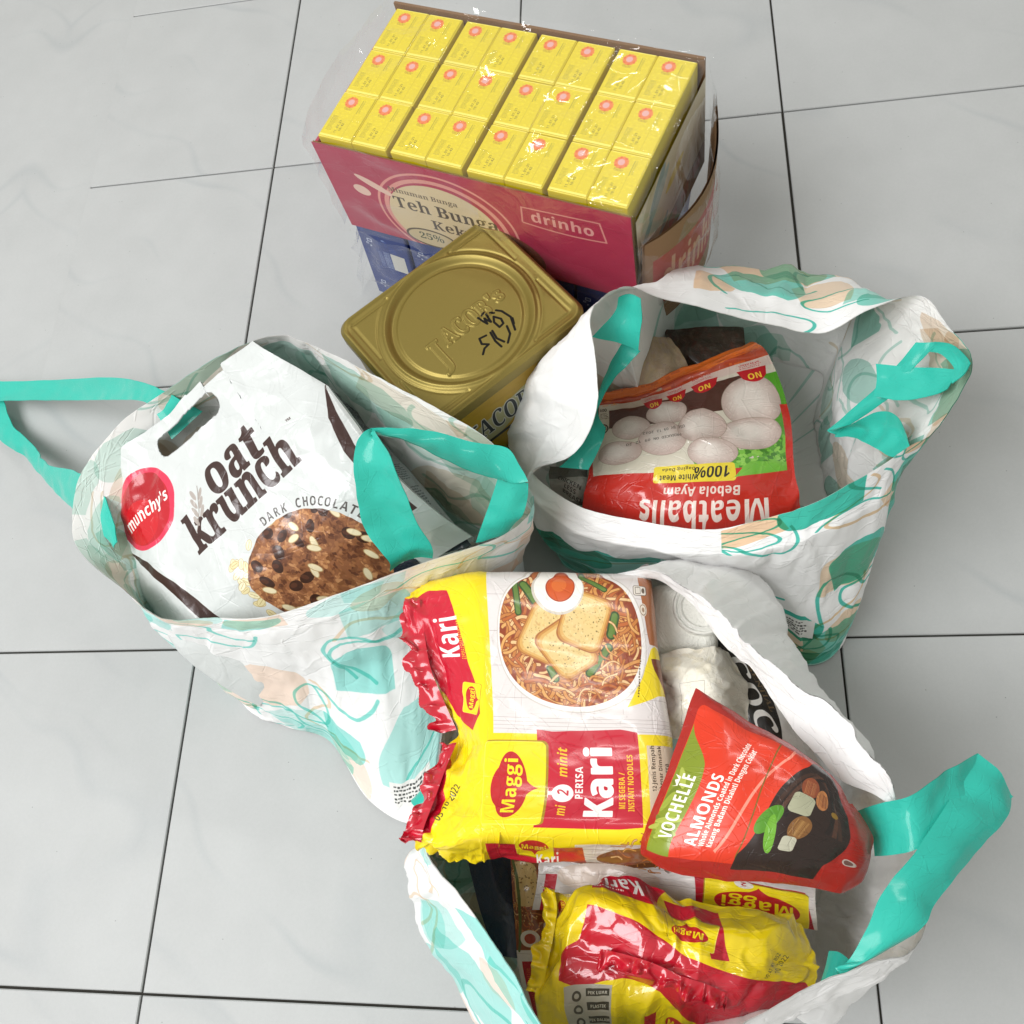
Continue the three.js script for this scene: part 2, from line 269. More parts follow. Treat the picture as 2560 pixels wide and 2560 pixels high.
/* ---------- the three bags ---------- */
const bagA = bag('printed plastic shopping bag holding the white oat cookie bag', [
  { rim: Za(580, 1076, 0.168), hem: Za(596, 1105, 0.15), mid: Za(652, 1190, 0.095), low: Za(760, 1300, 0.04), floor: Za(880, 1385, 0.0015) },
  { rim: Za(760, 1074, 0.172), mid: Za(900, 1260, 0.095), low: Za(980, 1400, 0.035), floor: Za(1030, 1465, 0.0015) },
  { rim: Za(950, 1072, 0.182), mid: Za(1080, 1260, 0.105), low: Za(1150, 1430, 0.04), floor: Za(1190, 1520, 0.0015) },
  { rim: Za(1180, 1000, 0.202), mid: Za(1270, 1250, 0.11), low: Za(1310, 1560, 0.035), floor: Za(1330, 1730, 0.0015) },
  { rim: Za(1390, 928, 0.222), mid: Za(1450, 1200, 0.115), low: Za(1480, 1580, 0.03), floor: Za(1500, 1812, 0.0015) },
  { rim: Za(1600, 852, 0.222), mid: Za(1600, 1080, 0.12), low: Za(1600, 1400, 0.04), floor: Za(1590, 1640, 0.0015) },
  { rim: Za(1800, 785, 0.218), mid: Za(1760, 980, 0.12), low: Za(1700, 1200, 0.04), floor: Za(1660, 1330, 0.0015) },
  { rim: Za(1908, 695, 0.212), hem: Za(1915, 760, 0.18), mid: Za(1880, 850, 0.11) },
  { rim: Za(1900, 595, 0.216), lean: 0.2 }, { rim: Za(1745, 420, 0.225), lean: 0.3 }, { rim: Za(1500, 275, 0.23), lean: 0.3 }, { rim: Za(1260, 150, 0.234), lean: 0.2 },
  { rim: Za(1110, 85, 0.235) }, { rim: Za(990, 55, 0.232), hem: Za(1000, 95, 0.2) }, { rim: Za(780, 140, 0.22), lean: 0.16 }, { rim: Za(600, 255, 0.205), lean: 0.16 }, { rim: Za(420, 385, 0.19), lean: 0.3 },
  { rim: Za(292, 545, 0.175), lean: 0.4 }, { rim: Za(262, 735, 0.165), lean: 0.36 }, { rim: Za(300, 850, 0.165), lean: 0.3 }, { rim: Za(450, 975, 0.165), hem: Za(480, 1000, 0.135), mid: Za(540, 1070, 0.09) },
], [0.19, 0.60], { seed: 1, amp: 0.004, note: [390, 610] });
const bagC = bag('printed plastic shopping bag holding the frozen meatballs, standing beside the gold tin', [
  { rim: Zc(140, 890, 0.15), hem: Zc(135, 960, 0.13), mid: Zc(160, 1080, 0.08), floor: Zc(240, 1200, 0.0015) },
  { rim: Zc(350, 1031, 0.155), hem: Zc(330, 1140, 0.14), mid: Zc(335, 1210, 0.09), floor: Zc(420, 1340, 0.0015) },
  { rim: Zc(600, 1082, 0.16), hem: Zc(600, 1190, 0.145), mid: Zc(610, 1240, 0.09), floor: Zc(700, 1400, 0.0015) },
  { rim: Zc(860, 1117, 0.165), hem: Zc(862, 1215, 0.15), mid: Zc(890, 1290, 0.09), floor: Zc(950, 1480, 0.0015) },
  { rim: Zc(1100, 1062, 0.18), hem: Zc(1130, 1190, 0.16), mid: Zc(1120, 1330, 0.09), floor: Zc(1100, 1580, 0.0015) },
  { rim: Zc(1250, 1010, 0.195), hem: Zc(1300, 1120, 0.175), mid: Zc(1290, 1340, 0.09), floor: Zc(1225, 1652, 0.0015) },
  { rim: Zc(1500, 882, 0.215), hem: Zc(1515, 1010, 0.18), mid: Zc(1460, 1250, 0.09), floor: Zc(1340, 1610, 0.0015) },
  { rim: Zc(1640, 790, 0.23), hem: Zc(1570, 945, 0.18), mid: Zc(1515, 1130, 0.09), floor: Zc(1395, 1470, 0.0015) },
  { rim: Zc(1730, 730, 0.235), hem: Zc(1630, 820, 0.19), mid: Zc(1500, 930, 0.1) },
  { rim: Zc(1800, 640, 0.24), mid: Zc(1430, 800, 0.09) }, { rim: Zc(1885, 452, 0.245), mid: Zc(1400, 640, 0.09) }, { rim: Zc(1790, 305, 0.245), mid: Zc(1380, 500, 0.09) }, { rim: Zc(1680, 190, 0.235), mid: Zc(1370, 400, 0.09) },
  { rim: Zc(1480, 240, 0.22), hem: Zc(1450, 165, 0.19), mid: Zc(1430, 150, 0.12) },
  { rim: Zc(1290, 336, 0.205), hem: Zc(1270, 200, 0.19), mid: Zc(1260, 98, 0.12) },
  { rim: Zc(1080, 300, 0.22), hem: Zc(1060, 180, 0.195), mid: Zc(1080, 72, 0.12) },
  { rim: Zc(850, 247, 0.24), hem: Zc(850, 140, 0.2), mid: Zc(860, 78, 0.12) },
  { rim: Zc(650, 193, 0.255), hem: Zc(660, 140, 0.215), mid: Zc(700, 100, 0.13) },
  { rim: Zc(520, 150, 0.262), hem: Zc(520, 160, 0.23) }, { rim: Zc(430, 195, 0.258), hem: Zc(400, 225, 0.23) },
  { rim: Zc(372, 275, 0.255), hem: Zc(290, 330, 0.225), mid: Zc(200, 430, 0.15) },
  { rim: Zc(393, 470, 0.245), hem: Zc(230, 480, 0.215), mid: Zc(85, 560, 0.14) },
  { rim: Zc(400, 650, 0.235), hem: Zc(220, 650, 0.195), mid: Zc(55, 690, 0.11) },
  { rim: Zc(300, 820, 0.185), hem: Zc(170, 790, 0.16), mid: Zc(45, 790, 0.09) },
], [0.58, 0.52], { seed: 2, amp: 0.004, pal: STRONG, note: [375, 500], plain: [[0.68, 1, 0, 0.5], [0, 0.13, 0, 0.42]] });
const bagB = bag('printed plastic shopping bag packed with red and yellow noodle packs and the almond pouch', [
  { rim: Zv(120, 100, 0.19), hem: Zv(110, 62, 0.2), mid: Zb(800, 28, 0.12) }, { rim: Zv(285, 168, 0.2), hem: Zv(300, 125, 0.212), mid: Zb(990, 0, 0.11) },
  { rim: Zv(430, 310, 0.212), hem: Zv(470, 235, 0.225), mid: Zb(1120, 40, 0.11) }, { rim: Zv(560, 470, 0.22), hem: Zv(600, 370, 0.235), mid: Zb(1185, 140, 0.11) },
  { rim: Zv(700, 600, 0.228), hem: Zv(720, 480, 0.242), mid: Zb(1225, 240, 0.11) }, { rim: Zv(800, 740, 0.232), hem: Zv(880, 610, 0.248), mid: Zb(1275, 340, 0.12) }, { rim: Zv(920, 920, 0.236), hem: Zv(1080, 770, 0.252), mid: Zb(1330, 430, 0.13) },
  { rim: Zv(1080, 1090, 0.238), hem: Zv(1260, 930, 0.255), mid: Zb(1400, 500, 0.14) }, { rim: Zv(1230, 1240, 0.24), hem: Zv(1400, 1090, 0.255), mid: Zb(1480, 610, 0.14) }, { rim: Zv(1420, 1330, 0.24), hem: Zv(1520, 1262, 0.252) },
  { rim: Zb(1640, 860, 0.25) }, { rim: Zb(1650, 1010, 0.255) }, { rim: Zb(1630, 1130, 0.258) },
  { rim: Zb(1580, 1206, 0.262), hem: Zb(1575, 1222, 0.24) }, { rim: Zb(1480, 1232, 0.268), hem: Zb(1490, 1275, 0.245), mid: Zb(1400, 1340, 0.12) }, { rim: Zb(1300, 1296, 0.275), hem: Zb(1320, 1370, 0.25), mid: Zb(1290, 1420, 0.12) },
  { rim: Zb(1130, 1390, 0.28), hem: Zb(1140, 1450, 0.25) }, { rim: Zb(950, 1470, 0.28) }, { rim: Zb(650, 1500, 0.28) },
  { rim: Zb(470, 1440, 0.272), hem: Zb(420, 1440, 0.24), mid: Zb(310, 1440, 0.11) }, { rim: Zb(375, 1270, 0.262), hem: Zb(300, 1290, 0.22), mid: Zb(185, 1280, 0.1) },
  { rim: Zb(300, 1150, 0.25), hem: Zb(220, 1160, 0.21), mid: Zb(110, 1160, 0.1) }, { rim: Zb(220, 1040, 0.24), hem: Zb(150, 1050, 0.2), mid: Zb(62, 1060, 0.1) },
  { rim: Zb(135, 950, 0.228), hem: Zb(95, 955, 0.19), mid: Zb(40, 975, 0.1) }, { rim: Zb(105, 880, 0.215), hem: Zb(90, 885, 0.18), mid: Zb(62, 890, 0.1) },
  { rim: Zb(120, 740, 0.195) }, { rim: Zb(150, 560, 0.18) }, { rim: Zb(175, 350, 0.165) }, { rim: Zb(200, 160, 0.16) }, { rim: Zb(310, 62, 0.16) }, { rim: Zb(540, 46, 0.175) },
], [0.5, 0.83], { seed: 3, amp: 0.0036, plain: [[0, 0.55, 0, 0.95], [0.93, 1, 0, 0.9]] });

/* straps */
const sp = (bagG, a, b, o) => part('handle_strap', strap(a, b, o), strapMat, bagG);
// bag A, strap out to the side
sp(bagA, E(Za, [[-90, 215, 0.02], [0, 222, 0.03], [200, 216, 0.07], [400, 207, 0.14], [520, 226, 0.185], [615, 268, 0.2], [730, 330, 0.183]]), E(Za, [[-90, 305, 0.018], [0, 292, 0.028], [240, 290, 0.075], [400, 288, 0.132], [510, 292, 0.178], [560, 330, 0.187], [620, 430, 0.172]]));
sp(bagA, E(Za, [[-90, 215, 0.02], [-60, 300, 0.012], [0, 430, 0.01], [90, 495, 0.02], [180, 600, 0.05], [260, 680, 0.095], [340, 740, 0.14], [420, 830, 0.15]]), E(Za, [[-60, 230, 0.022], [10, 290, 0.02], [45, 380, 0.022], [120, 450, 0.036], [170, 520, 0.062], [270, 545, 0.11], [365, 615, 0.155], [425, 800, 0.155]]));
// bag A, strap standing up at the front
sp(bagA, E(Za, [[1405, 905, 0.19], [1400, 868, 0.206], [1318, 760, 0.225], [1286, 600, 0.255], [1280, 470, 0.275], [1305, 415, 0.28], [1340, 394, 0.278]]), E(Za, [[1560, 860, 0.19], [1556, 816, 0.21], [1500, 720, 0.235], [1450, 600, 0.265], [1410, 500, 0.282], [1370, 430, 0.285], [1345, 402, 0.279]]), { bow: 0.006 });
sp(bagA, E(Za, [[1335, 394, 0.278], [1420, 389, 0.274], [1560, 400, 0.262], [1700, 440, 0.25], [1830, 468, 0.24], [1902, 585, 0.235]]), E(Za, [[1340, 402, 0.279], [1400, 420, 0.28], [1500, 452, 0.275], [1620, 515, 0.265], [1720, 552, 0.255], [1795, 575, 0.245]]), { bow: 0.005 });
sp(bagA, E(Za, [[1797, 560, 0.238], [1772, 640, 0.225], [1740, 730, 0.205], [1715, 800, 0.185]]), E(Za, [[1904, 590, 0.232], [1900, 650, 0.222], [1880, 710, 0.21], [1830, 760, 0.19]]));
// bag C
sp(bagC, E(Zc, [[485, 195, 0.25], [470, 250, 0.235], [420, 310, 0.225], [380, 352, 0.22]]), E(Zc, [[572, 200, 0.252], [576, 280, 0.24], [570, 350, 0.225], [562, 412, 0.21]]), { bow: -0.006 });
sp(bagC, E(Zc, [[505, 375, 0.2], [450, 460, 0.19], [405, 560, 0.18], [385, 640, 0.17]]), E(Zc, [[568, 405, 0.205], [500, 480, 0.195], [440, 560, 0.185], [400, 650, 0.175]]));
sp(bagC, E(Zc, [[400, 640, 0.165], [365, 725, 0.155], [300, 820, 0.145], [250, 868, 0.14]]), E(Zc, [[430, 712, 0.165], [420, 770, 0.155], [392, 830, 0.145], [366, 878, 0.14]]));
sp(bagC, E(Zc, [[1660, 375, 0.233], [1600, 450, 0.218], [1480, 575, 0.193], [1312, 722, 0.158]]), E(Zc, [[1755, 372, 0.240], [1660, 470, 0.223], [1545, 600, 0.198], [1340, 738, 0.160]]));
sp(bagC, E(Zc, [[1506, 460, 0.208], [1600, 468, 0.218], [1700, 474, 0.228], [1822, 482, 0.243]]), E(Zc, [[1500, 588, 0.203], [1600, 604, 0.213], [1700, 590, 0.223], [1790, 560, 0.238]]));
sp(bagC, E(Zc, [[1315, 724, 0.160], [1400, 700, 0.183], [1520, 648, 0.208], [1590, 668, 0.218], [1628, 745, 0.223]]), E(Zc, [[1345, 740, 0.158], [1420, 752, 0.178], [1500, 790, 0.198], [1570, 828, 0.213], [1612, 800, 0.223]]), { bow: 0.008 });
sp(bagC, E(Zc, [[1740, 372, 0.240], [1800, 380, 0.248], [1850, 415, 0.256], [1878, 455, 0.261]]), E(Zc, [[1700, 410, 0.232], [1760, 420, 0.240], [1810, 470, 0.248], [1810, 540, 0.250]]));
// bag B
sp(bagB, E(Zb, [[1428, 766, 0.225], [1500, 742, 0.245], [1585, 720, 0.258], [1680, 652, 0.25], [1792, 590, 0.225]]), E(Zb, [[1472, 906, 0.225], [1540, 900, 0.245], [1610, 880, 0.252], [1730, 800, 0.24], [1896, 725, 0.215]]), { bow: 0.003 });
sp(bagB, E(Zb, [[1790, 592, 0.2245], [1730, 690, 0.235], [1610, 880, 0.262], [1505, 1015, 0.272], [1450, 1130, 0.272], [1400, 1215, 0.268], [1362, 1266, 0.262]]), E(Zb, [[1896, 722, 0.2145], [1880, 785, 0.222], [1780, 905, 0.24], [1665, 1045, 0.262], [1630, 1115, 0.27], [1550, 1172, 0.27], [1372, 1268, 0.266]]), { bow: 0.005 });
sp(bagB, E(Zb, [[1336, 1196, 0.225], [1320, 1260, 0.235], [1300, 1320, 0.24]]), E(Zb, [[1398, 1222, 0.235], [1385, 1262, 0.242], [1370, 1300, 0.248]]));
sp(bagB, E(Zb, [[150, 610, 0.16], [120, 660, 0.15], [60, 735, 0.14]]), E(Zb, [[190, 640, 0.17], [165, 700, 0.16], [110, 775, 0.15]]), { bow: 0.006 });

/* ---------- drink cartons in a red tray ---------- */
{
  const h0 = 0.27, hb = 0.145;
  const k = (x, y) => P(x / K, y / K, h0);
  const a = k(776, 341), b = k(1578, 532), d = k(987, 7);
  const W = a.distanceTo(b), D = a.distanceTo(d);
  const g = thing('drink_carton_tray', 'shrink wrapped red cardboard tray of yellow drink cartons stacked on the blue pack', 'drink pack');
  const ux = b.clone().sub(a).setY(0).normalize(), uz = V3(-ux.z, 0, ux.x);     // uz towards the viewer
  g.position.set((a.x + b.x) / 2, hb, (a.z + b.z) / 2); g.rotation.y = -Math.atan2(ux.z, ux.x);
  const H = h0 - hb;
  // local frame: x along the long side, z towards viewer, front at z = 0, back at z = -D
  const top = tex(256, 384, (x, w, h) => {
    const r = mulberry(5); x.fillStyle = '#d8c41a'; x.fillRect(0, 0, w, h);
    for (let i = 0; i < 400; i++) { x.fillStyle = r() < 0.5 ? 'rgba(240,222,40,.25)' : 'rgba(205,180,30,.2)'; x.fillRect(r() * w, r() * h, 6 + 14 * r(), 5 + 8 * r()); }
    for (let i = 0; i < 13; i++) { const t = i / 13 * 6.283; blob(x, 96 + 34 * Math.cos(t), 74 + 34 * Math.sin(t), 16, 12, i % 2 ? '#d9682f' : '#e07f3d', t); }
    blob(x, 96, 74, 34, 34, '#dd7a4a'); blob(x, 94, 72, 23, 24, '#d9a4a0');
    scribble(x, 66, 118, 66, 28, 3, '#a07d20', r);
    x.fillStyle = '#8f8420'; x.fillRect(176, 40, 4, 120); scribble(x, 186, 40, 12, 110, 14, '#9a8d1e', r);
    scribble(x, 22, 205, 42, 130, 14, '#a3941c', r);
    x.save(); x.translate(112, 352); x.rotate(-Math.PI / 2); for (const [t, yy] of [['11.07.21', -12], ['10:42', 16]]) text(x, t, 62, yy, 24, { fill: '#6b5f16', font: 'monospace', style: '' }); x.restore();
    x.fillStyle = '#c3ae1c'; x.fillRect(172, 170, 3, 200); x.fillStyle = '#f0e36a'; x.fillRect(0, 368, w, 16); x.fillRect(0, 0, w, 5);
  });
  const topMat = new THREE.MeshPhysicalMaterial({ map: top, roughness: 0.4, clearcoat: 0.3, clearcoatRoughness: 0.25 }), side = new THREE.MeshPhysicalMaterial({ color: 0xd8c41a, roughness: 0.42, clearcoat: 0.3 });
  const cw = (W - 0.006) / 8, cd = (D - 0.008) / 3, ch = H - 0.006, r = mulberry(9);
  const body = new RoundedBoxGeometry(cw - 0.0022, ch, cd - 0.0006, 2, 0.0012), face = new THREE.PlaneGeometry(cw - 0.0050, cd - 0.003).rotateX(-Math.PI / 2);
  for (let i = 0; i < 8; i++) for (let j = 0; j < 3; j++) {
    const c = part('drink_carton', body, side, g); c.position.set(-W / 2 + 0.003 + cw * (i + 0.5) + (i % 2 ? 0.0012 : -0.0012) * (i % 2 ? -1 : -1) * 0.8, 0.004 + ch / 2 + r() * 0.0012, -0.004 - cd * (2.5 - j + 0) + 0); c.rotation.y = (r() - 0.5) * 0.012;
    c.position.x = -W / 2 + 0.003 + cw * (i + 0.5) + (i % 2 ? -1 : 1) * 0.0011;
    const f = part('top_panel', face, topMat, c); f.position.y = ch / 2 + 0.0005;
  }
  const kraft = new THREE.MeshStandardMaterial({ color: 0x7a5a3a, roughness: 0.9 });
  const front = tex(1400, 540, (x, w, h) => {
    x.fillStyle = '#ad2148'; x.fillRect(0, 0, w, h); const r = mulberry(6);
    for (let i = 0; i < 120; i++) { x.fillStyle = r() < 0.5 ? 'rgba(200,40,70,.12)' : 'rgba(150,20,45,.12)'; x.fillRect(r() * w, r() * h, 60 * r(), 30 * r()); }
    x.lineWidth = 12; x.strokeStyle = '#dd9489'; x.beginPath(); x.ellipse(560, 330, 330, 285, 0, 0, 7); x.stroke(); x.lineWidth = 22; x.beginPath(); x.ellipse(555, 335, 290, 250, 0, 0, 7); x.stroke();
    blob(x, 545, 345, 270, 232, '#d8c49c');
    x.save(); x.translate(330, 250); x.rotate(-0.05); blob(x, -90, -60, 95, 20, '#e3bfae', 0.55); blob(x, -170, -10, 42, 30, '#e3bfae', 0.4); x.restore();
    text(x, 'Minuman Bunga', 470, 190, 40, { fill: '#5e4a34', font: 'serif' });
    text(x, 'Teh Bunga', 560, 270, 98, { fill: '#4a3a2c', font: 'serif', sx: 0.96 });
    text(x, 'Kekwa', 610, 372, 84, { fill: '#4a3a2c', font: 'serif' });
    blob(x, 440, 480, 130, 62, '#54452f'); blob(x, 440, 480, 118, 52, '#cdbb93'); text(x, '25%', 440, 470, 62, { fill: '#3f4a35', font: 'serif' });
    blob(x, 830, 420, 170, 120, '#7b3a22', 0.4); blob(x, 870, 440, 110, 80, '#8d4c27', 0.2);
    x.lineWidth = 8; x.strokeStyle = '#d98f86'; x.beginPath(); x.moveTo(930, 190); x.lineTo(940, 95); x.lineTo(1270, 80); x.lineTo(1290, 190); x.quadraticCurveTo(1120, 215, 930, 190); x.stroke();
    text(x, 'drinho', 1108, 142, 84, { fill: '#dfa098', sx: 1.02 });
  });
  const redMat = new THREE.MeshPhysicalMaterial({ map: front, roughness: 0.45, clearcoat: 0.25, clearcoatRoughness: 0.3 });
  const fp = part('front_panel', new THREE.PlaneGeometry(W, H - 0.004, 40, 10), redMat, g); fp.position.set(0, (H - 0.004) / 2, 0.0022);
  part('tray_board', new THREE.BoxGeometry(W, H - 0.006, 0.003).translate(0, (H - 0.006) / 2, 0.0005), kraft, g);
  part('tray_board', new THREE.BoxGeometry(W, H + 0.001, 0.003).translate(0, H / 2, -D - 0.0005), kraft, g);
  part('tray_board', new THREE.BoxGeometry(0.003, H - 0.012, D - 0.004).translate(-W / 2 - 0.0016, (H - 0.012) / 2, -D / 2), new THREE.MeshStandardMaterial({ color: 0xa52a42, roughness: 0.6 }), g);
  part('tray_base', new THREE.BoxGeometry(W, 0.003, D).translate(0, 0.0016, -D / 2), kraft, g);
  // end panel with pale printed leaves and a sprung, bowed flap
  const endT = tex(512, 400, (x, w, h) => {
    x.fillStyle = '#c9c0a6'; x.fillRect(0, 0, w, h); const r = mulberry(12);
    for (let i = 0; i < 9; i++) blob(x, w * r(), h * (0.1 + 0.7 * r()), 60 + 40 * r(), 16 + 12 * r(), ['#8fa09a', '#a5b1a8', '#cdb94a', '#b9b08a', '#7f938f'][i % 5], -0.9 + r());
    x.fillStyle = '#8a5a34'; x.fillRect(0, h * 0.72, w, h * 0.28); x.fillStyle = '#a33a24'; for (let i = 0; i < 5; i++) x.fillRect(30 + i * 95, h * 0.78, 60, 46);
  });
  const ep = part('end_panel', new THREE.PlaneGeometry(D - 0.006, H - 0.016, 8, 8).rotateY(Math.PI / 2), new THREE.MeshStandardMaterial({ map: endT, roughness: 0.55 }), g); ep.position.set(W / 2 + 0.002, (H - 0.016) / 2, -D / 2);
  const flapT = tex(512, 160, (x, w, h) => { x.fillStyle = '#8a6a48'; x.fillRect(0, 0, w, h); x.fillStyle = '#9c3424'; x.fillRect(20, 36, 300, 90); text(x, 'drinho', 170, 82, 80, { fill: '#b98f70' }); });
  const fr = []; for (let i = 0; i <= 16; i++) fr.push(i / 16);
  const flap = gridGeo([0, 1, 2, 3].map((q) => fr.map((t) => V3(W / 2 + 0.004 + 0.03 * Math.sin(Math.PI * Math.pow(t, 0.85)) + 0.002 * q, -0.05 + q * 0.045, -t * (D + 0.004)))), [0, 1, 2, 3].map((q) => fr.map((t) => [t, q / 3])), true);
  const flapIn = flap.clone().translate(-0.0022, 0, 0);
  part('end_flap', mergeGeometries([flap, flapIn]), new THREE.MeshStandardMaterial({ map: flapT, roughness: 0.8 }), g);
  // clear shrink film round it all
  const clear = new THREE.MeshPhysicalMaterial({ color: 0xffffff, transmission: 0.98, thickness: 0, roughness: 0.06, ior: 1.45, bumpMap: lineBump, bumpScale: 0.0012 });
  const sheet = (f, n, m) => { const pts = [], uvs = []; for (let i = 0; i <= n; i++) { pts.push([]); uvs.push([]); for (let j = 0; j <= m; j++) { const p = f(i / n, j / m); pts[i].push(p); uvs[i].push([p.x * 3 + p.z * 2, p.z * 3 + p.y * 4]); } } return gridGeo(pts, uvs, false); };
  const wob = (p, s) => 0.0026 * ridge(p, 11, s) + 0.0005 * noise(p.x * 50, p.y * 50, p.z * 50 + s);
  const wx = W / 2 + 0.007;
  const topS = sheet((s, t) => { const p = V3(-wx + 2 * wx * s, H + 0.0045, 0.006 - (D + 0.012) * t); p.y += Math.max(-0.003, wob(p, 1)); return p; }, 60, 36);
  const frS = sheet((s, t) => { const p = V3(-wx + 2 * wx * s, H + 0.0045 - (H + 0.004) * t, 0.0075); p.z += Math.max(-0.003, wob(p, 2)) + 0.004 * t * t; return p; }, 60, 24);
  const lfS = sheet((s, t) => { const p = V3(-wx - 0.012 * Math.sin(Math.PI * s) * (1 - 0.4 * t), H + 0.0045 - (H + 0.002) * t, 0.006 - (D + 0.012) * s); p.x -= wob(p, 3) * 0.9; return p; }, 40, 24);
  const rtS = sheet((s, t) => { const p = V3(wx + 0.034 * Math.sin(Math.PI * Math.pow(s, 0.85)) * Math.min(1, t * 2 + 0.25), H + 0.0045 - (H + 0.05) * t, 0.006 - (D + 0.012) * s); p.x += wob(p, 4) * 1.5; return p; }, 40, 24);
  part('shrink_film', mergeGeometries([topS, frS, lfS, rtS]), clear, g);

  /* ---------- blue milk cartons below ---------- */
  const m = thing('milk_carton_pack', 'shrink wrapped blue carton pack lying under the red drink tray', 'drink pack');
  m.position.set((a.x + b.x) / 2, 0, (a.z + b.z) / 2); m.rotation.y = g.rotation.y;
  const blueT = tex(300, 640, (x, w, h) => {
    const r = mulberry(31); x.fillStyle = '#14337f'; x.fillRect(0, 0, w, h); for (let i = 0; i < 60; i++) { x.fillStyle = 'rgba(40,90,180,.15)'; x.fillRect(r() * w, r() * h, 40 * r(), 60 * r()); }
    x.fillStyle = '#d3d2cc'; x.fillRect(176, 190, 92, 150); x.fillStyle = '#9fb0d8'; scribble(x, 130, 190, 44, 150, 22, '#b9c6e4', r); scribble(x, 96, 200, 26, 140, 22, '#7d92c8', r);
    for (const yy of [110, 500]) { x.strokeStyle = '#d5dcec'; x.lineWidth = 5; x.strokeRect(46, yy, 26, 22); text(x, 'U', 40, yy + 40, 24, { rot: 1.57, fill: '#d5dcec' }); text(x, 'P', 60, yy + 60, 22, { fill: '#d5dcec' }); } text(x, '6', 150, 90, 30, { rot: 1.57, fill: '#8aa0d4' });
  });
  const blue = new THREE.MeshPhysicalMaterial({ map: blueT, roughness: 0.38, clearcoat: 0.3 }), bluePlain = new THREE.MeshPhysicalMaterial({ color: 0x14337f, roughness: 0.4, clearcoat: 0.3 });
  const bw = W / 5, bh = hb - 0.01, cb = new RoundedBoxGeometry(bw - 0.003, bh, D * 0.46, 2, 0.002), cf = new THREE.PlaneGeometry(bw - 0.007, bh - 0.005);
  for (let i = 0; i < 5; i++) for (let j = 0; j < 2; j++) {
    const c = part('milk_carton', cb, bluePlain, m); c.rotation.z = -0.11; c.position.set(-W / 2 + bw * (i + 0.5) - 0.013, bh / 2 + 0.0035, -D * 0.25 - j * D * 0.48 - 0.002); 
    if (!j) { const f = part('printed_panel', cf, blue, c); f.position.z = D * 0.23 + 0.0006; }
  }
  const clear2 = clear.clone(); clear2.transmission = 0.985;
  const f2 = sheet((s, t) => { const p = V3(-W / 2 - 0.034 * t + (W + 0.02) * s, bh - (bh - 0.003) * t, 0.002); p.z += Math.max(-0.004, 2 * wob(p, 7)) + 0.003; return p; }, 50, 20);
  const l2 = sheet((s, t) => { const p = V3(-W / 2 - 0.003 - 0.034 * t - 0.012 * Math.sin(Math.PI * s), bh - (bh - 0.003) * t, 0.004 - D * s); p.x -= 2 * wob(p, 8); return p; }, 30, 20);
  part('shrink_film', mergeGeometries([f2, l2]), clear2, m);
}

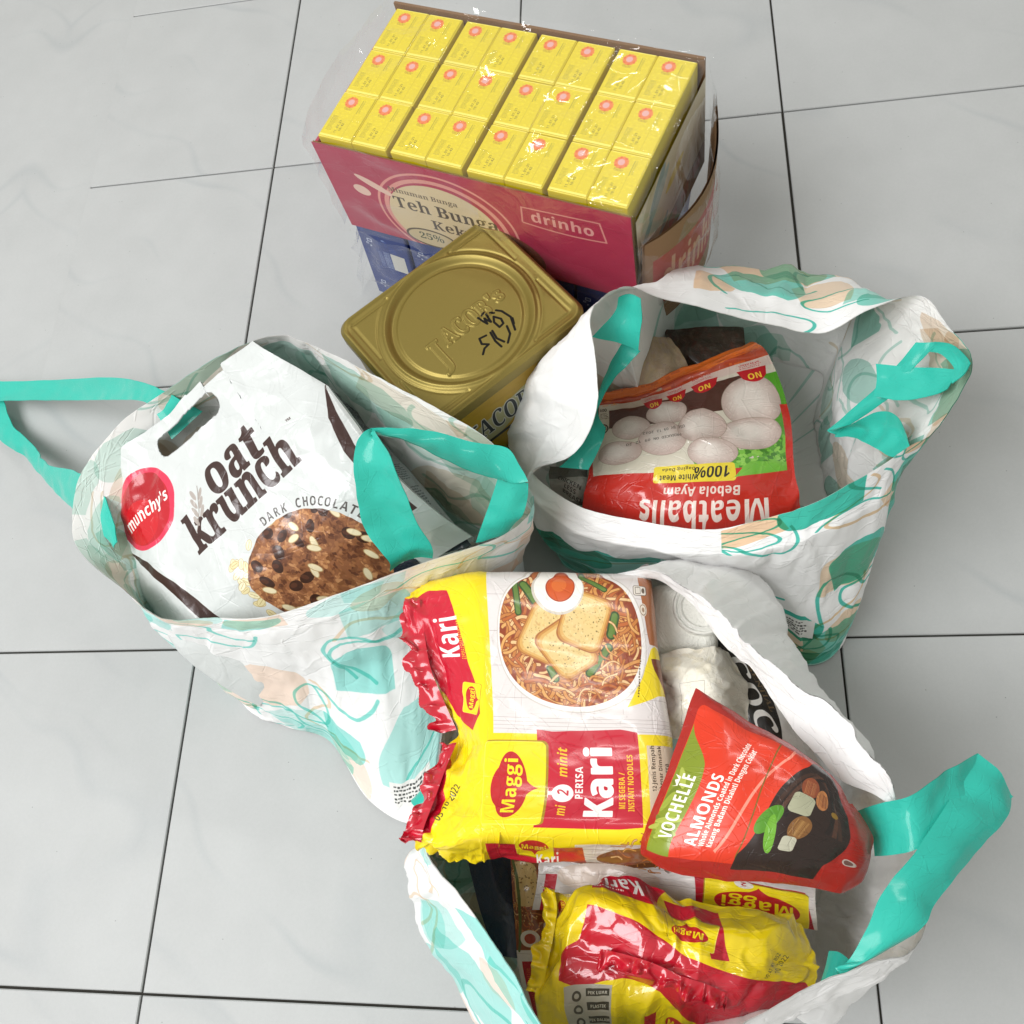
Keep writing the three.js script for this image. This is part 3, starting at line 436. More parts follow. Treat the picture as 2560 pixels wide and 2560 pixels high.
/* ---------- gold biscuit tin ---------- */
{
  const ht = 0.2, L = P(835.5 / K, 817 / K, ht), Tp = P(1218 / K, 535 / K, ht), Bm = P(1073 / K, 1084 / K, ht), Rt = P(1472 / K, 774 / K, ht);
  const U = L.distanceTo(Tp), Vv = (L.distanceTo(Bm) + Tp.distanceTo(Rt)) / 2, cx = (L.x + Rt.x) / 2, cz = (L.z + Rt.z) / 2;
  const g = thing('biscuit_tin', 'square gold biscuit tin with embossed oval lid and black marker writing', 'tin');
  const ux = Tp.clone().sub(L).setY(0).normalize(); g.position.set(cx, 0, cz); g.rotation.y = -Math.atan2(ux.z, ux.x);   // local x = along lettering, local z towards viewer
  const embS = 1024, embH = Math.round(embS * Vv / U);
  const emb = canvas(embS, embH, (x, w, h) => {
    x.fillStyle = '#000'; x.fillRect(0, 0, w, h); x.filter = 'blur(2px)';
    text(x, 'J', 0.315 * w, 0.61 * h, 230, { font: 'serif', style: '', stroke: '#fff', lw: 9, fill: '#777', sx: 0.8 });
    text(x, 'ACOB', 0.515 * w, 0.54 * h, 150, { font: 'serif', style: '', stroke: '#fff', lw: 9, fill: '#777', fit: 300 }); text(x, "'s", 0.715 * w, 0.52 * h, 120, { font: 'serif', style: '', stroke: '#fff', lw: 8, fill: '#777' });
    x.filter = 'none';
  }).getContext('2d').getImageData(0, 0, embS, embH).data;
  const sm = (e0, e1, v) => { const t = Math.max(0, Math.min(1, (v - e0) / (e1 - e0))); return t * t * (3 - 2 * t); }, bead = (d, w) => Math.exp(-d * d / (w * w));
  function lidH(x, z) { // x,z in metres from centre
    const e = Math.hypot(x / (U * 0.378), z / (Vv * 0.452)), dm = (e - 1) * U * 0.382;
    let y = -0.0035 * (1 - sm(-0.006, -0.001, dm)) + 0.0022 * bead(dm - 0.0012, 0.0022) + 0.0016 * (1 - sm(-0.012, -0.0085, dm)) ;
    const ox = Math.abs(x), oz = Math.abs(z), lx = U / 2 - 0.013, lz = Vv / 2 - 0.011;
    const cor = ox > U * 0.2 && dm > 0.004, clip = sm(0.004, 0.009, dm);
    if (cor && oz < lz + 0.003) y -= 0.0012 * clip * Math.max(oz > Vv * 0.22 && ox < lx ? bead(oz - lz, 0.0016) : 0, ox < lx + 0.003 && oz > Vv * 0.1 && oz < lz ? bead(ox - lx, 0.0016) : 0, bead(dm - 0.008, 0.0016));
    const px = Math.round((x / U + 0.5) * embS), py = Math.round((z / Vv + 0.5) * embH);
    if (e < 0.9 && px >= 0 && py >= 0 && px < embS && py < embH) y += 0.0013 * emb[(py * embS + px) * 4] / 255;
    return y;
  }
  const NR = 190, NA = 560, rc = 0.014, pts = [], uvs = [];
  const rim = (f, a) => { // point on a rounded rectangle shrunk by f
    const hx = U / 2, hz = Vv / 2, per = [2 * (hx - rc), Math.PI / 2 * rc, 2 * (hz - rc), Math.PI / 2 * rc, 2 * (hx - rc), Math.PI / 2 * rc, 2 * (hz - rc), Math.PI / 2 * rc], tot = per.reduce((s, q) => s + q, 0);
    let d = a * tot, k = 0; while (k < 7 && d > per[k]) { d -= per[k]; k++; }
    const cs = [[hx - rc, hz - rc], [-(hx - rc), hz - rc], [-(hx - rc), -(hz - rc)], [hx - rc, -(hz - rc)]];
    let x, z;
    if (k === 0) { x = -(hx - rc) + d; z = -hz; } else if (k === 2) { x = hx; z = -(hz - rc) + d; } else if (k === 4) { x = hx - rc - d; z = hz; } else if (k === 6) { x = -hx; z = hz - rc - d; }
    else { const q = { 1: [3, -Math.PI / 2], 3: [0, 0], 5: [1, Math.PI / 2], 7: [2, Math.PI] }[k], an = q[1] + d / rc; x = cs[q[0]][0] + rc * Math.cos(an); z = cs[q[0]][1] + rc * Math.sin(an); }
    return [x * f, z * f];
  };
  for (let i = 0; i <= NR; i++) { const f = i / NR; pts.push([]); uvs.push([]); for (let j = 0; j <= NA; j++) { const [x, z] = rim(f, (j % NA) / NA), edge = (1 - f) * Vv / 2; pts[i].push(V3(x, ht - 0.0012 + lidH(x, z) + 0.0022 * bead(edge - 0.0035, 0.0022) - 0.0022 * (1 - sm(0, 0.0025, edge)), z)); uvs[i].push([x / U + 0.5, 0.5 - z / Vv]); } }
  for (const [f, y] of [[1.004, -0.0045], [1.004, -0.0165], [0.992, -0.0175]]) { pts.push([]); uvs.push([]); for (let j = 0; j <= NA; j++) { const [x, z] = rim(f, (j % NA) / NA); pts.at(-1).push(V3(x, ht + y, z)); uvs.at(-1).push([x / U + 0.5, 0.5 - z / Vv]); } }
  const lidT = tex(1024, Math.round(1024 * Vv / U), (x, w, h) => {
    x.fillStyle = '#8a7a3c'; x.fillRect(0, 0, w, h); const r = mulberry(77);
    for (let i = 0; i < 5000; i++) { x.fillStyle = r() < 0.5 ? 'rgba(190,170,90,.14)' : 'rgba(120,100,45,.14)'; x.fillRect(r() * w, r() * h, 1 + 3 * r(), 1 + 3 * r()); }
    x.strokeStyle = '#14110c'; x.lineWidth = 12; x.lineCap = x.lineJoin = 'round'; const q = (l) => { x.beginPath(); l.forEach(([a, b], i) => i ? x.lineTo(a * w, b * h) : x.moveTo(a * w, b * h)); x.stroke(); };
    const m = (l) => q(l);
    m([[0.577, 0.57], [0.592, 0.64], [0.598, 0.6], [0.612, 0.645], [0.62, 0.585]]); m([[0.6, 0.57], [0.617, 0.565]]); m([[0.655, 0.607], [0.64, 0.592]]);
    m([[0.672, 0.6], [0.69, 0.63], [0.702, 0.7], [0.672, 0.79]]); m([[0.704, 0.714], [0.69, 0.75]]); m([[0.64, 0.626], [0.622, 0.66], [0.625, 0.71], [0.652, 0.705], [0.66, 0.67], [0.64, 0.626]]);
    m([[0.655, 0.735], [0.64, 0.79], [0.6, 0.831]]); m([[0.585, 0.7], [0.575, 0.76], [0.59, 0.81]]); m([[0.572, 0.702], [0.56, 0.77], [0.563, 0.825]]); m([[0.546, 0.7], [0.51, 0.69], [0.5, 0.73], [0.525, 0.76], [0.495, 0.765], [0.469, 0.791]]);
  });
  const gold = new THREE.MeshPhysicalMaterial({ map: lidT, metalness: 0.6, roughness: 0.42 });
  part('lid', gridGeo(pts, uvs, false), gold, g);
  const bodyT = tex(1024, 1024, (x, w, h) => {
    x.fillStyle = '#b08d12'; x.fillRect(0, 0, w, h); const r = mulberry(8); for (let i = 0; i < 200; i++) { x.fillStyle = r() < 0.5 ? 'rgba(205,170,40,.12)' : 'rgba(140,100,10,.12)'; x.fillRect(r() * w, r() * h, 150 * r(), 60 * r()); }
    poly(x, [[60, 330], [200, 200], [700, 90], [800, 110], [780, 200], [300, 400]], '#a8a57a');
    text(x, 'J', 150, 270, 330, { stroke: '#c9c8bc', lw: 22, fill: '#101c28', font: 'serif', sx: 0.9 }); text(x, 'ACOB', 400, 235, 240, { stroke: '#c9c8bc', lw: 18, fill: '#101c28', font: 'serif', fit: 400 }); text(x, "'S", 670, 225, 190, { stroke: '#c9c8bc', lw: 16, fill: '#101c28', font: 'serif' });
    for (let i = 0; i < 4; i++) blob(x, 690 + (i % 2) * 40, 130 - i * 24, 15, 28, '#16364a', i % 2 ? 0.5 : -0.5);
    x.fillStyle = '#101c28'; x.fillRect(120, 380, 780, 26); x.fillStyle = '#8a2418'; x.fillRect(0, 780, w, 244);
  });
  const sideM = new THREE.MeshPhysicalMaterial({ map: bodyT, metalness: 0.35, roughness: 0.32, clearcoat: 0.4 });
  const bh = ht - 0.016; part('body', new RoundedBoxGeometry(U - 0.006, bh, Vv - 0.006, 3, 0.011).translate(0, bh / 2 + 0.001, 0), new THREE.MeshPhysicalMaterial({ color: 0xa88a1e, metalness: 0.35, roughness: 0.35 }), g);
  const lb = part('printed_label', new THREE.PlaneGeometry(U - 0.03, bh - 0.012), sideM, g); lb.position.set(0, bh / 2 + 0.001, Vv / 2 - 0.0024);
}

/* ---------- white oat cookie bag ---------- */
{
  const c = thing('cookie_bag', 'white oat cookie bag with punched handle hole and red round emblem', 'snack bag');
  const S = 1.1, cam = camera.position, at = (x, y, h) => { const p = Za(x, y, h); return p; };
  const hts = [0.222, 0.301, 0.263, 0.184].map((h) => cam.y - (cam.y - h) * S);
  const O = at(365, 600, hts[0]), TR = at(885, 75, hts[1]), BL = at(820, 1330, hts[3]), Ue = TR.clone().sub(O), Ve = BL.clone().sub(O), N = Ve.clone().cross(Ue).normalize(); if (N.y < 0) N.negate();
  const CW = 1300, CH = 1344, fx = (u) => (u + 0.15) / 1.4 * CW, fy = (v) => (v + 0.12) / 1.3 * CH;
  const art = tex(CW, CH, (x, w, h) => {
    const r = mulberry(15); x.fillStyle = '#ccd0ce'; x.fillRect(0, 0, w, h);
    // emblem
    const ex = fx(0.14), ey = fy(0.215); x.save(); x.translate(ex, ey); x.rotate(-0.15); blob(x, 0, 0, 178, 170, '#d6304f'); blob(x, -4, 6, 150, 144, '#b80f20'); blob(x, 34, -34, 112, 104, '#a70b1b', 0.4); blob(x, -46, 34, 100, 94, '#c4121f', 0.3); x.restore();
    text(x, "munchy's", ex + 4, ey + 14, 80, { fill: '#f0ebe4', rot: 0.06, fit: 272 });
    const br = '#38211c';
    text(x, 'oat', fx(0.648), fy(0.33), 232, { fill: br, font: 'serif', style: '', stroke: br, lw: 8, fit: 296 });
    text(x, 'krunch', fx(0.605), fy(0.463), 218, { fill: br, font: 'serif', style: '', stroke: br, lw: 8, fit: 604 });
    text(x, '™', fx(0.965), fy(0.375), 30, { fill: br });
    for (let i = 0; i < 7; i++) blob(x, fx(0.42) - i * 7 + (i % 2 ? 20 : -20), fy(0.33) + i * 16, 9, 26, '#a9a099', (i % 2 ? 0.5 : -0.5) + 0.35);
    x.strokeStyle = '#8f857e'; x.lineWidth = 4; x.beginPath(); x.moveTo(fx(0.44), fy(0.31)); x.quadraticCurveTo(fx(0.4), fy(0.4), fx(0.33), fy(0.46)); x.stroke();
    // brown swooshes
    const sw = (l) => poly(x, l.map(([a, b]) => [fx(a), fy(b)]), br); sw([[-0.078, 0.285], [0.02, 0.4], [0.1, 0.55], [0.18, 0.74], [0.24, 0.95], [0.18, 0.95], [0.13, 0.78], [0.04, 0.52]]); sw([[1.157, 0.33], [1.135, 0.45], [1.12, 0.6], [1.13, 0.9], [1.09, 0.9], [1.075, 0.6], [1.1, 0.46]]);
    const cx = fx(0.672), cy = fy(0.85), R = 264, oval = (d, a) => { const ex = d * Math.cos(a), ey = d * 0.8 * Math.sin(a); return [cx + ex * 0.955 - ey * 0.296, cy + ex * 0.296 + ey * 0.955]; };
    'DARK CHOCOLATE'.split('').forEach((ch, i) => { const a = -1.95 + i * 0.112, [px, py] = oval(R + 34, a), [qx, qy] = oval(R + 34, a + 0.05); text(x, ch, px, py, 50, { rot: Math.atan2(qy - py, qx - px), fill: '#4a4542', sx: 0.8, style: '' }); });
    // loose oats and the cookie
    for (let i = 0; i < 34; i++) { const a = fx(0.36 + 0.17 * r()), b = fy(0.64 + 0.26 * r()), q = r() * 3; blob(x, a, b, 22, 13, '#b7a06d', q); blob(x, a, b, 20, 11, ['#e6dcb4', '#dccf9f', '#ece3c2'][i % 3], q); x.strokeStyle = '#b09a66'; x.lineWidth = 2; x.beginPath(); x.moveTo(a - 14 * Math.cos(q), b - 14 * Math.sin(q)); x.lineTo(a + 14 * Math.cos(q), b + 14 * Math.sin(q)); x.stroke(); }
    x.save(); x.beginPath(); for (let i = 0; i <= 70; i++) { const a = i / 70 * 6.283, rr = R * (1 + 0.02 * noise(Math.cos(a) * 3, Math.sin(a) * 3, 5) + 0.008 * noise(Math.cos(a) * 14, Math.sin(a) * 14, 2)); x.lineTo(...oval(rr, a)); } x.clip();
    x.fillStyle = '#8a5838'; x.fillRect(cx - R, cy - R, 2 * R, 2 * R);
    for (let i = 0; i < 2600; i++) { const a = r() * 6.28, d = R * 1.05 * Math.sqrt(r()), px = cx + d * Math.cos(a), py = cy + d * Math.sin(a), n = noise(px / 60, py / 60, 3); blob(x, px, py, 3 + 9 * r(), 2 + 6 * r(), n > 0.2 ? ['#b07a4e', '#a06a42', '#c08a5c'][i % 3] : n < -0.2 ? ['#5d3522', '#6c4028', '#784a2e'][i % 3] : ['#8e5a38', '#9a6640', '#80502f'][i % 3], r() * 3); }
    for (let i = 0; i < 19; i++) { const a = r() * 6.28, d = R * 0.9 * Math.sqrt(r()), px = cx + d * Math.cos(a), py = cy + d * Math.sin(a); blob(x, px, py, 22 + 10 * r(), 16 + 9 * r(), '#3a1f14', r() * 3); blob(x, px - 5, py - 6, 14, 9, '#532e1e', r()); }
    for (let i = 0; i < 20; i++) { const a = r() * 6.28, d = R * 0.93 * Math.sqrt(r()), px = cx + d * Math.cos(a), py = cy + d * Math.sin(a), q = r() * 3; blob(x, px, py, 26, 14, '#b59a6a', q); blob(x, px, py, 23, 11, '#e3d6b2', q); }
    x.restore();
  });
  const wl = (v) => -0.03 - 0.125 * Math.min(1, Math.max(0, v / 0.32)), wr = (v) => 1.0 + 0.16 * Math.min(1, Math.max(0, v / 0.35));
  const topV = (u) => u > 0.84 ? -0.01 : u > 0.72 ? 0.02 : u > 0.62 ? -0.015 : -0.035 - 0.02 * Math.sin(u * 9);
  const NU = 230, NV = 230, pts = [], uvs = [], inHole = [];
  for (let i = 0; i <= NV; i++) { pts.push([]); uvs.push([]); inHole.push([]); for (let j = 0; j <= NU; j++) {
    const s = j / NU, t = i / NV, v0 = t * 1.06, u = wl(v0) + (wr(v0) - wl(v0)) * s, v = v0 + topV(u) * (1 - t) * (1 - t);
    const p = O.clone().addScaledVector(Ue, u).addScaledVector(Ve, v); const e = Math.min(1, Math.min(s, 1 - s) / 0.18), vb = Math.max(0, Math.min(1, (v - 0.12) / 0.35));
    p.addScaledVector(N, 0.012 * Math.sqrt(e * (2 - e)) * vb - 0.012 * (1 - e) - 0.34 * Math.pow(Math.max(0, v - 0.72), 1.6) + crumple(p, 0.0012, 10, 21) + 0.0022 * facet(u * 0.22 / 0.05, v * 0.24 / 0.05, 5) * (1.4 - 0.9 * vb) + 0.0007 * facet(u * 0.22 / 0.018, v * 0.24 / 0.018, 6) + 0.003 * noise(u * 4, v * 3, 8) * (1 - vb));
    pts[i].push(p); uvs[i].push([(u + 0.15) / 1.4, 1 - (v + 0.12) / 1.3]);
    // slot with round ends, along the top
    const hx = Math.max(0.40, Math.min(0.70, u)), du = (u - hx) * 0.22, dv = (v - (0.075 + (u - 0.4) * 0.05)) * 0.244; inHole[i].push(Math.hypot(du, dv) < 0.0115);
  } }
  const nn = gridNormals(pts), sg = nn[100][100].dot(N) > 0 ? 1 : -1, back = pts.map((r, i) => r.map((p, j) => { const s = j / NU, e = Math.min(1, Math.min(s, 1 - s) / 0.15), vb = Math.max(0, Math.min(1, (i / NV - 0.12) / 0.3)); return p.clone().addScaledVector(N, -0.001 - 0.035 * Math.sqrt(e * (2 - e)) * vb); }));
  const cut = (g) => { const id = g.index.array, keep = [], C = NU + 1; for (let k = 0; k < id.length; k += 3) { let n = 0; for (let q = 0; q < 3; q++) { const a = id[k + q]; if (inHole[Math.floor(a / C)][a % C]) n++; } if (n < 2) keep.push(id[k], id[k + 1], id[k + 2]); } g.setIndex(keep); return g; };
  part('bag_film', mergeGeometries([cut(gridGeo(pts, uvs, sg < 0)), cut(gridGeo(back, uvs, sg > 0))]), film(art, { roughness: 0.3 }), c);
}
/* packs standing behind the cookies in the same bag */
{
  const t = tex(256, 1024, (x, w, h) => { const r = mulberry(44); x.fillStyle = '#8b908e'; x.fillRect(0, 0, w, h); x.fillStyle = '#2a3038'; x.fillRect(0, 0, 50, h); x.fillRect(0, h - 70, w, 70); for (let i = 0; i < 7; i++) scribble(x, 70, 90 + i * 125, 150, 90, 8, '#30343a', r); });
  const g = thing('biscuit_box', 'narrow grey box side printed with small black text behind the oat cookie bag', 'box');
  part('box_film', pack([E(Za, [[1085, 170, 0.15], [1150, 190, 0.15], [1215, 225, 0.15]]), E(Za, [[1200, 340, 0.15], [1280, 370, 0.155], [1340, 390, 0.15]]), E(Za, [[1380, 590, 0.15], [1450, 580, 0.155], [1500, 570, 0.15]]), E(Za, [[1560, 850, 0.14], [1640, 830, 0.145], [1700, 810, 0.14]])], { nu: 16, nv: 60, thick: 0.02, amp: 0.0006, edge: 0.2 }), film(t), g);
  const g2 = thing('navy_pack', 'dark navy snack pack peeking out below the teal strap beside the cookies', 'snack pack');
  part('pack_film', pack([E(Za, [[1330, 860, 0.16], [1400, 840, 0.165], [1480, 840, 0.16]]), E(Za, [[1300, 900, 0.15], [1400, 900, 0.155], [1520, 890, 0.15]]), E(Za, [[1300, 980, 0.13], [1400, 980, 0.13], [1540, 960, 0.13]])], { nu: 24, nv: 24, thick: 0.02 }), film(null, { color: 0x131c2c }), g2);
}

/* ---------- noodle pack artwork ---------- */
function logo(x, cx, cy, s, rot, plate = true) {
  x.save(); x.translate(cx, cy); x.rotate(rot);
  if (plate) { x.fillStyle = '#a8860a'; x.beginPath(); x.roundRect(-1.64 * s, -0.96 * s, 3.3 * s, 2.07 * s, 0.18 * s); x.fill(); x.fillStyle = '#fbeb5e'; x.beginPath(); x.roundRect(-1.64 * s, -1.0 * s, 3.26 * s, 2.03 * s, 0.17 * s); x.fill(); x.fillStyle = '#f6df12'; x.beginPath(); x.roundRect(-1.6 * s, -0.96 * s, 3.2 * s, 2.0 * s, 0.16 * s); x.fill(); }
  x.fillStyle = '#c01a22'; x.beginPath(); x.ellipse(0, -0.08 * s, 1.28 * s, 0.6 * s, 0, 0, 7); x.fill(); x.beginPath(); x.moveTo(-0.75 * s, 0.3 * s); x.quadraticCurveTo(-0.1 * s, 0.5 * s, 0, 0.86 * s); x.quadraticCurveTo(0.1 * s, 0.5 * s, 0.75 * s, 0.3 * s); x.fill();
  text(x, 'Maggi', 0, -0.05 * s, 0.68 * s, { fill: '#f8e21a', sx: 1.12 }); x.restore();
}
function kari(x, cx, cy, s, rot) { // red panel, reading along +x before rotation
  x.save(); x.translate(cx, cy); x.rotate(rot);
  poly(x, [[-1.75 * s, -1.5 * s], [1.9 * s, -1.6 * s], [1.85 * s, -1.15 * s], [1.93 * s, 0.9 * s], [1.82 * s, 1.42 * s], [-1.7 * s, 1.45 * s], [-1.8 * s, 0.8 * s]], '#c4122e');
  text(x, 'mi', -0.95 * s, -0.88 * s, 0.38 * s, { fill: '#f3c51e', style: 'italic bold' }); text(x, 'minit', 0.85 * s, -0.88 * s, 0.38 * s, { fill: '#f3c51e', style: 'italic bold' });
  blob(x, -0.22 * s, -0.86 * s, 0.34 * s, 0.3 * s, '#f4efe9'); x.fillStyle = '#f4efe9'; x.fillRect(-0.29 * s, -1.3 * s, 0.14 * s, 0.2 * s); x.fillRect(-0.4 * s, -1.34 * s, 0.36 * s, 0.09 * s); text(x, '2', -0.22 * s, -0.85 * s, 0.44 * s, { fill: '#c4122e', style: 'italic bold' });
  text(x, 'PERISA', 0.15 * s, -0.4 * s, 0.32 * s, { fill: '#f4efe9', fit: 1.2 * s }); text(x, 'Kari', 0.08 * s, 0.2 * s, 1.1 * s, { fill: '#f8f5f0', fit: 2.75 * s, stroke: '#f8f5f0', lw: s * 0.05 });
  text(x, 'MI SEGERA /', -0.15 * s, 0.86 * s, 0.24 * s, { fill: '#f3c51e' }); text(x, 'INSTANT NOODLES', 0.1 * s, 1.12 * s, 0.24 * s, { fill: '#f3c51e', fit: 2.1 * s }); x.restore();
}
function noodles(x, cx, cy, R, r, n) {
  for (let i = 0; i < n; i++) { const a = r() * 6.28, d = R * Math.sqrt(r()), px = cx + d * Math.cos(a), py = cy + d * Math.sin(a), q = r() * 6.28, l = R * (0.1 + 0.16 * r()), k = (r() - 0.5) * 2.4; x.lineCap = 'round';
    const path = () => { x.beginPath(); x.moveTo(px, py); x.bezierCurveTo(px + l * Math.cos(q), py + l * Math.sin(q), px + l * 1.3 * Math.cos(q + k), py + l * 1.3 * Math.sin(q + k), px + l * 1.7 * Math.cos(q + k), py + l * 1.7 * Math.sin(q + k)); };
    const lw = R * (0.032 + 0.012 * r()); x.lineWidth = lw * 1.5; x.strokeStyle = '#8f4a1e'; path(); x.stroke(); x.lineWidth = lw; x.strokeStyle = ['#d2904a', '#c27a38', '#dda55f', '#b9632a', '#e6bd86'][Math.floor(r() * 5)]; path(); x.stroke(); }
}
function bowl(x, cx, cy, R, r) {
  blob(x, cx + R * 0.02, cy + R * 0.02, R * 1.075, R * 1.075, '#cfc8c0'); blob(x, cx + R * 0.02, cy + R * 0.02, R * 1.055, R * 1.055, '#efebe6'); x.save(); x.beginPath(); x.ellipse(cx, cy, R, R, 0, 0, 7); x.clip(); x.fillStyle = '#8e3a16'; x.fillRect(cx - R, cy - R, 2 * R, 2 * R); noodles(x, cx, cy, R, r, 330);
  const stalk = (a, b, c, d, w) => { x.lineCap = 'round'; x.strokeStyle = '#2f4a1a'; x.lineWidth = w * 1.1; x.beginPath(); x.moveTo(a, b); x.lineTo(c, d); x.stroke(); x.strokeStyle = '#5f7d33'; x.lineWidth = w * 0.7; x.stroke(); };
  stalk(cx - 0.72 * R, cy - 0.75 * R, cx - 0.68 * R, cy - 0.3 * R, 0.09 * R); stalk(cx - 0.6 * R, cy - 0.7 * R, cx - 0.45 * R, cy - 0.45 * R, 0.12 * R); stalk(cx + 0.2 * R, cy - 0.85 * R, cx + 0.5 * R, cy - 0.62 * R, 0.08 * R); stalk(cx + 0.62 * R, cy - 0.25 * R, cx + 0.55 * R, cy - 0.02 * R, 0.12 * R); stalk(cx + 0.5 * R, cy + 0.15 * R, cx + 0.22 * R, cy + 0.52 * R, 0.11 * R); stalk(cx - 0.3 * R, cy + 0.45 * R, cx - 0.25 * R, cy + 0.6 * R, 0.1 * R);
  noodles(x, cx + 0.4 * R, cy + 0.4 * R, R * 0.6, r, 50);
  const toast = (a, b, q) => { x.save(); x.translate(a, b); x.rotate(q); const sh = (k, col) => { x.fillStyle = col; x.beginPath(); x.roundRect(-0.3 * R * k, -0.36 * R * k, 0.6 * R * k, 0.72 * R * k, 0.13 * R); x.fill(); }; sh(1.05, '#a8652a'); sh(1, '#c58a3e'); sh(0.93, '#d9ab5e'); sh(0.84, '#e2c583'); for (let i = 0; i < 140; i++) blob(x, (r() - 0.5) * 0.52 * R, (r() - 0.5) * 0.62 * R, 0.02 * R * r() + 1, 0.015 * R * r() + 1, ['rgba(200,150,80,.3)', 'rgba(240,222,170,.35)', 'rgba(176,120,58,.22)'][i % 3], r() * 3); for (let i = 0; i < 60; i++) blob(x, (r() - 0.5) * 0.46 * R, (r() - 0.5) * 0.56 * R, 1 + 0.012 * R * r(), 1 + 0.01 * R * r(), ['#9a7a38', '#7f6a3a', '#c3a05a'][i % 3]); x.restore(); };
  toast(cx - 0.32 * R, cy - 0.02 * R, 0.5); toast(cx - 0.06 * R, cy + 0.18 * R, -0.55); toast(cx + 0.2 * R, cy - 0.2 * R, 0.38);
  blob(x, cx - 0.13 * R, cy - 0.63 * R, 0.36 * R, 0.37 * R, '#cfc6b8', 0.3); blob(x, cx - 0.12 * R, cy - 0.645 * R, 0.335 * R, 0.35 * R, '#f4f0e8', 0.3); blob(x, cx - 0.1 * R, cy - 0.66 * R, 0.2 * R, 0.235 * R, '#a8380f', 0.3); blob(x, cx - 0.1 * R, cy - 0.66 * R, 0.185 * R, 0.22 * R, '#d0561a', 0.3); blob(x, cx - 0.12 * R, cy - 0.69 * R, 0.1 * R, 0.12 * R, '#dd6c28', 0.3); x.restore();
}
function wood(x, a, b, w, h, r) { x.fillStyle = '#e4ddda'; x.fillRect(a, b, w, h); x.strokeStyle = '#b9afab'; x.lineWidth = 3; for (let i = 1; i < 5; i++) { x.beginPath(); x.moveTo(a, b + h * i / 5); x.bezierCurveTo(a + w * 0.3, b + h * i / 5 + 8, a + w * 0.7, b + h * i / 5 + 16, a + w, b + h * i / 5 + 24); x.stroke(); } for (let i = 0; i < 70; i++) { x.fillStyle = 'rgba(190,178,172,.25)'; x.fillRect(a + w * r(), b + h * r(), 40 + 90 * r(), 2); } }

function ruffle(pts, out, up, w, o = {}) { // crimped end seal: pleats across a strip
  const n = o.n || 120, rows = 5, g = [], u = [];
  for (let k = 0; k <= rows; k++) { g.push([]); u.push([]); for (let i = 0; i <= n; i++) { const t = i / n, p = along(pts, t), q = k / rows; p.addScaledVector(out, w * q * (0.8 + 0.35 * noise(t * 5, o.seed || 0, 1)) + (k === rows ? 0.0004 * (i % 2) : 0)).addScaledVector(up, q * (0.0019 * Math.sin(i * 0.42 + 2 * noise(t * 7, 2, 1)) + 0.007 * noise(t * 6, q * 1.5, (o.seed || 0) + 3))); g[k].push(p); u[k].push([t * 3, q]); } }
  const b = g.map((r) => r.map((p) => p.clone().addScaledVector(up, -0.0005)));
  return mergeGeometries([gridGeo(g, u, false), gridGeo(b, u, true)]);
}
const redFilm = new THREE.MeshPhysicalMaterial({ color: 0xbd1029, roughness: 0.3, clearcoat: 0.9, clearcoatRoughness: 0.07 }), yellowFilm = new THREE.MeshPhysicalMaterial({ color: 0xf0d510, roughness: 0.3, clearcoat: 0.9, clearcoatRoughness: 0.07 });

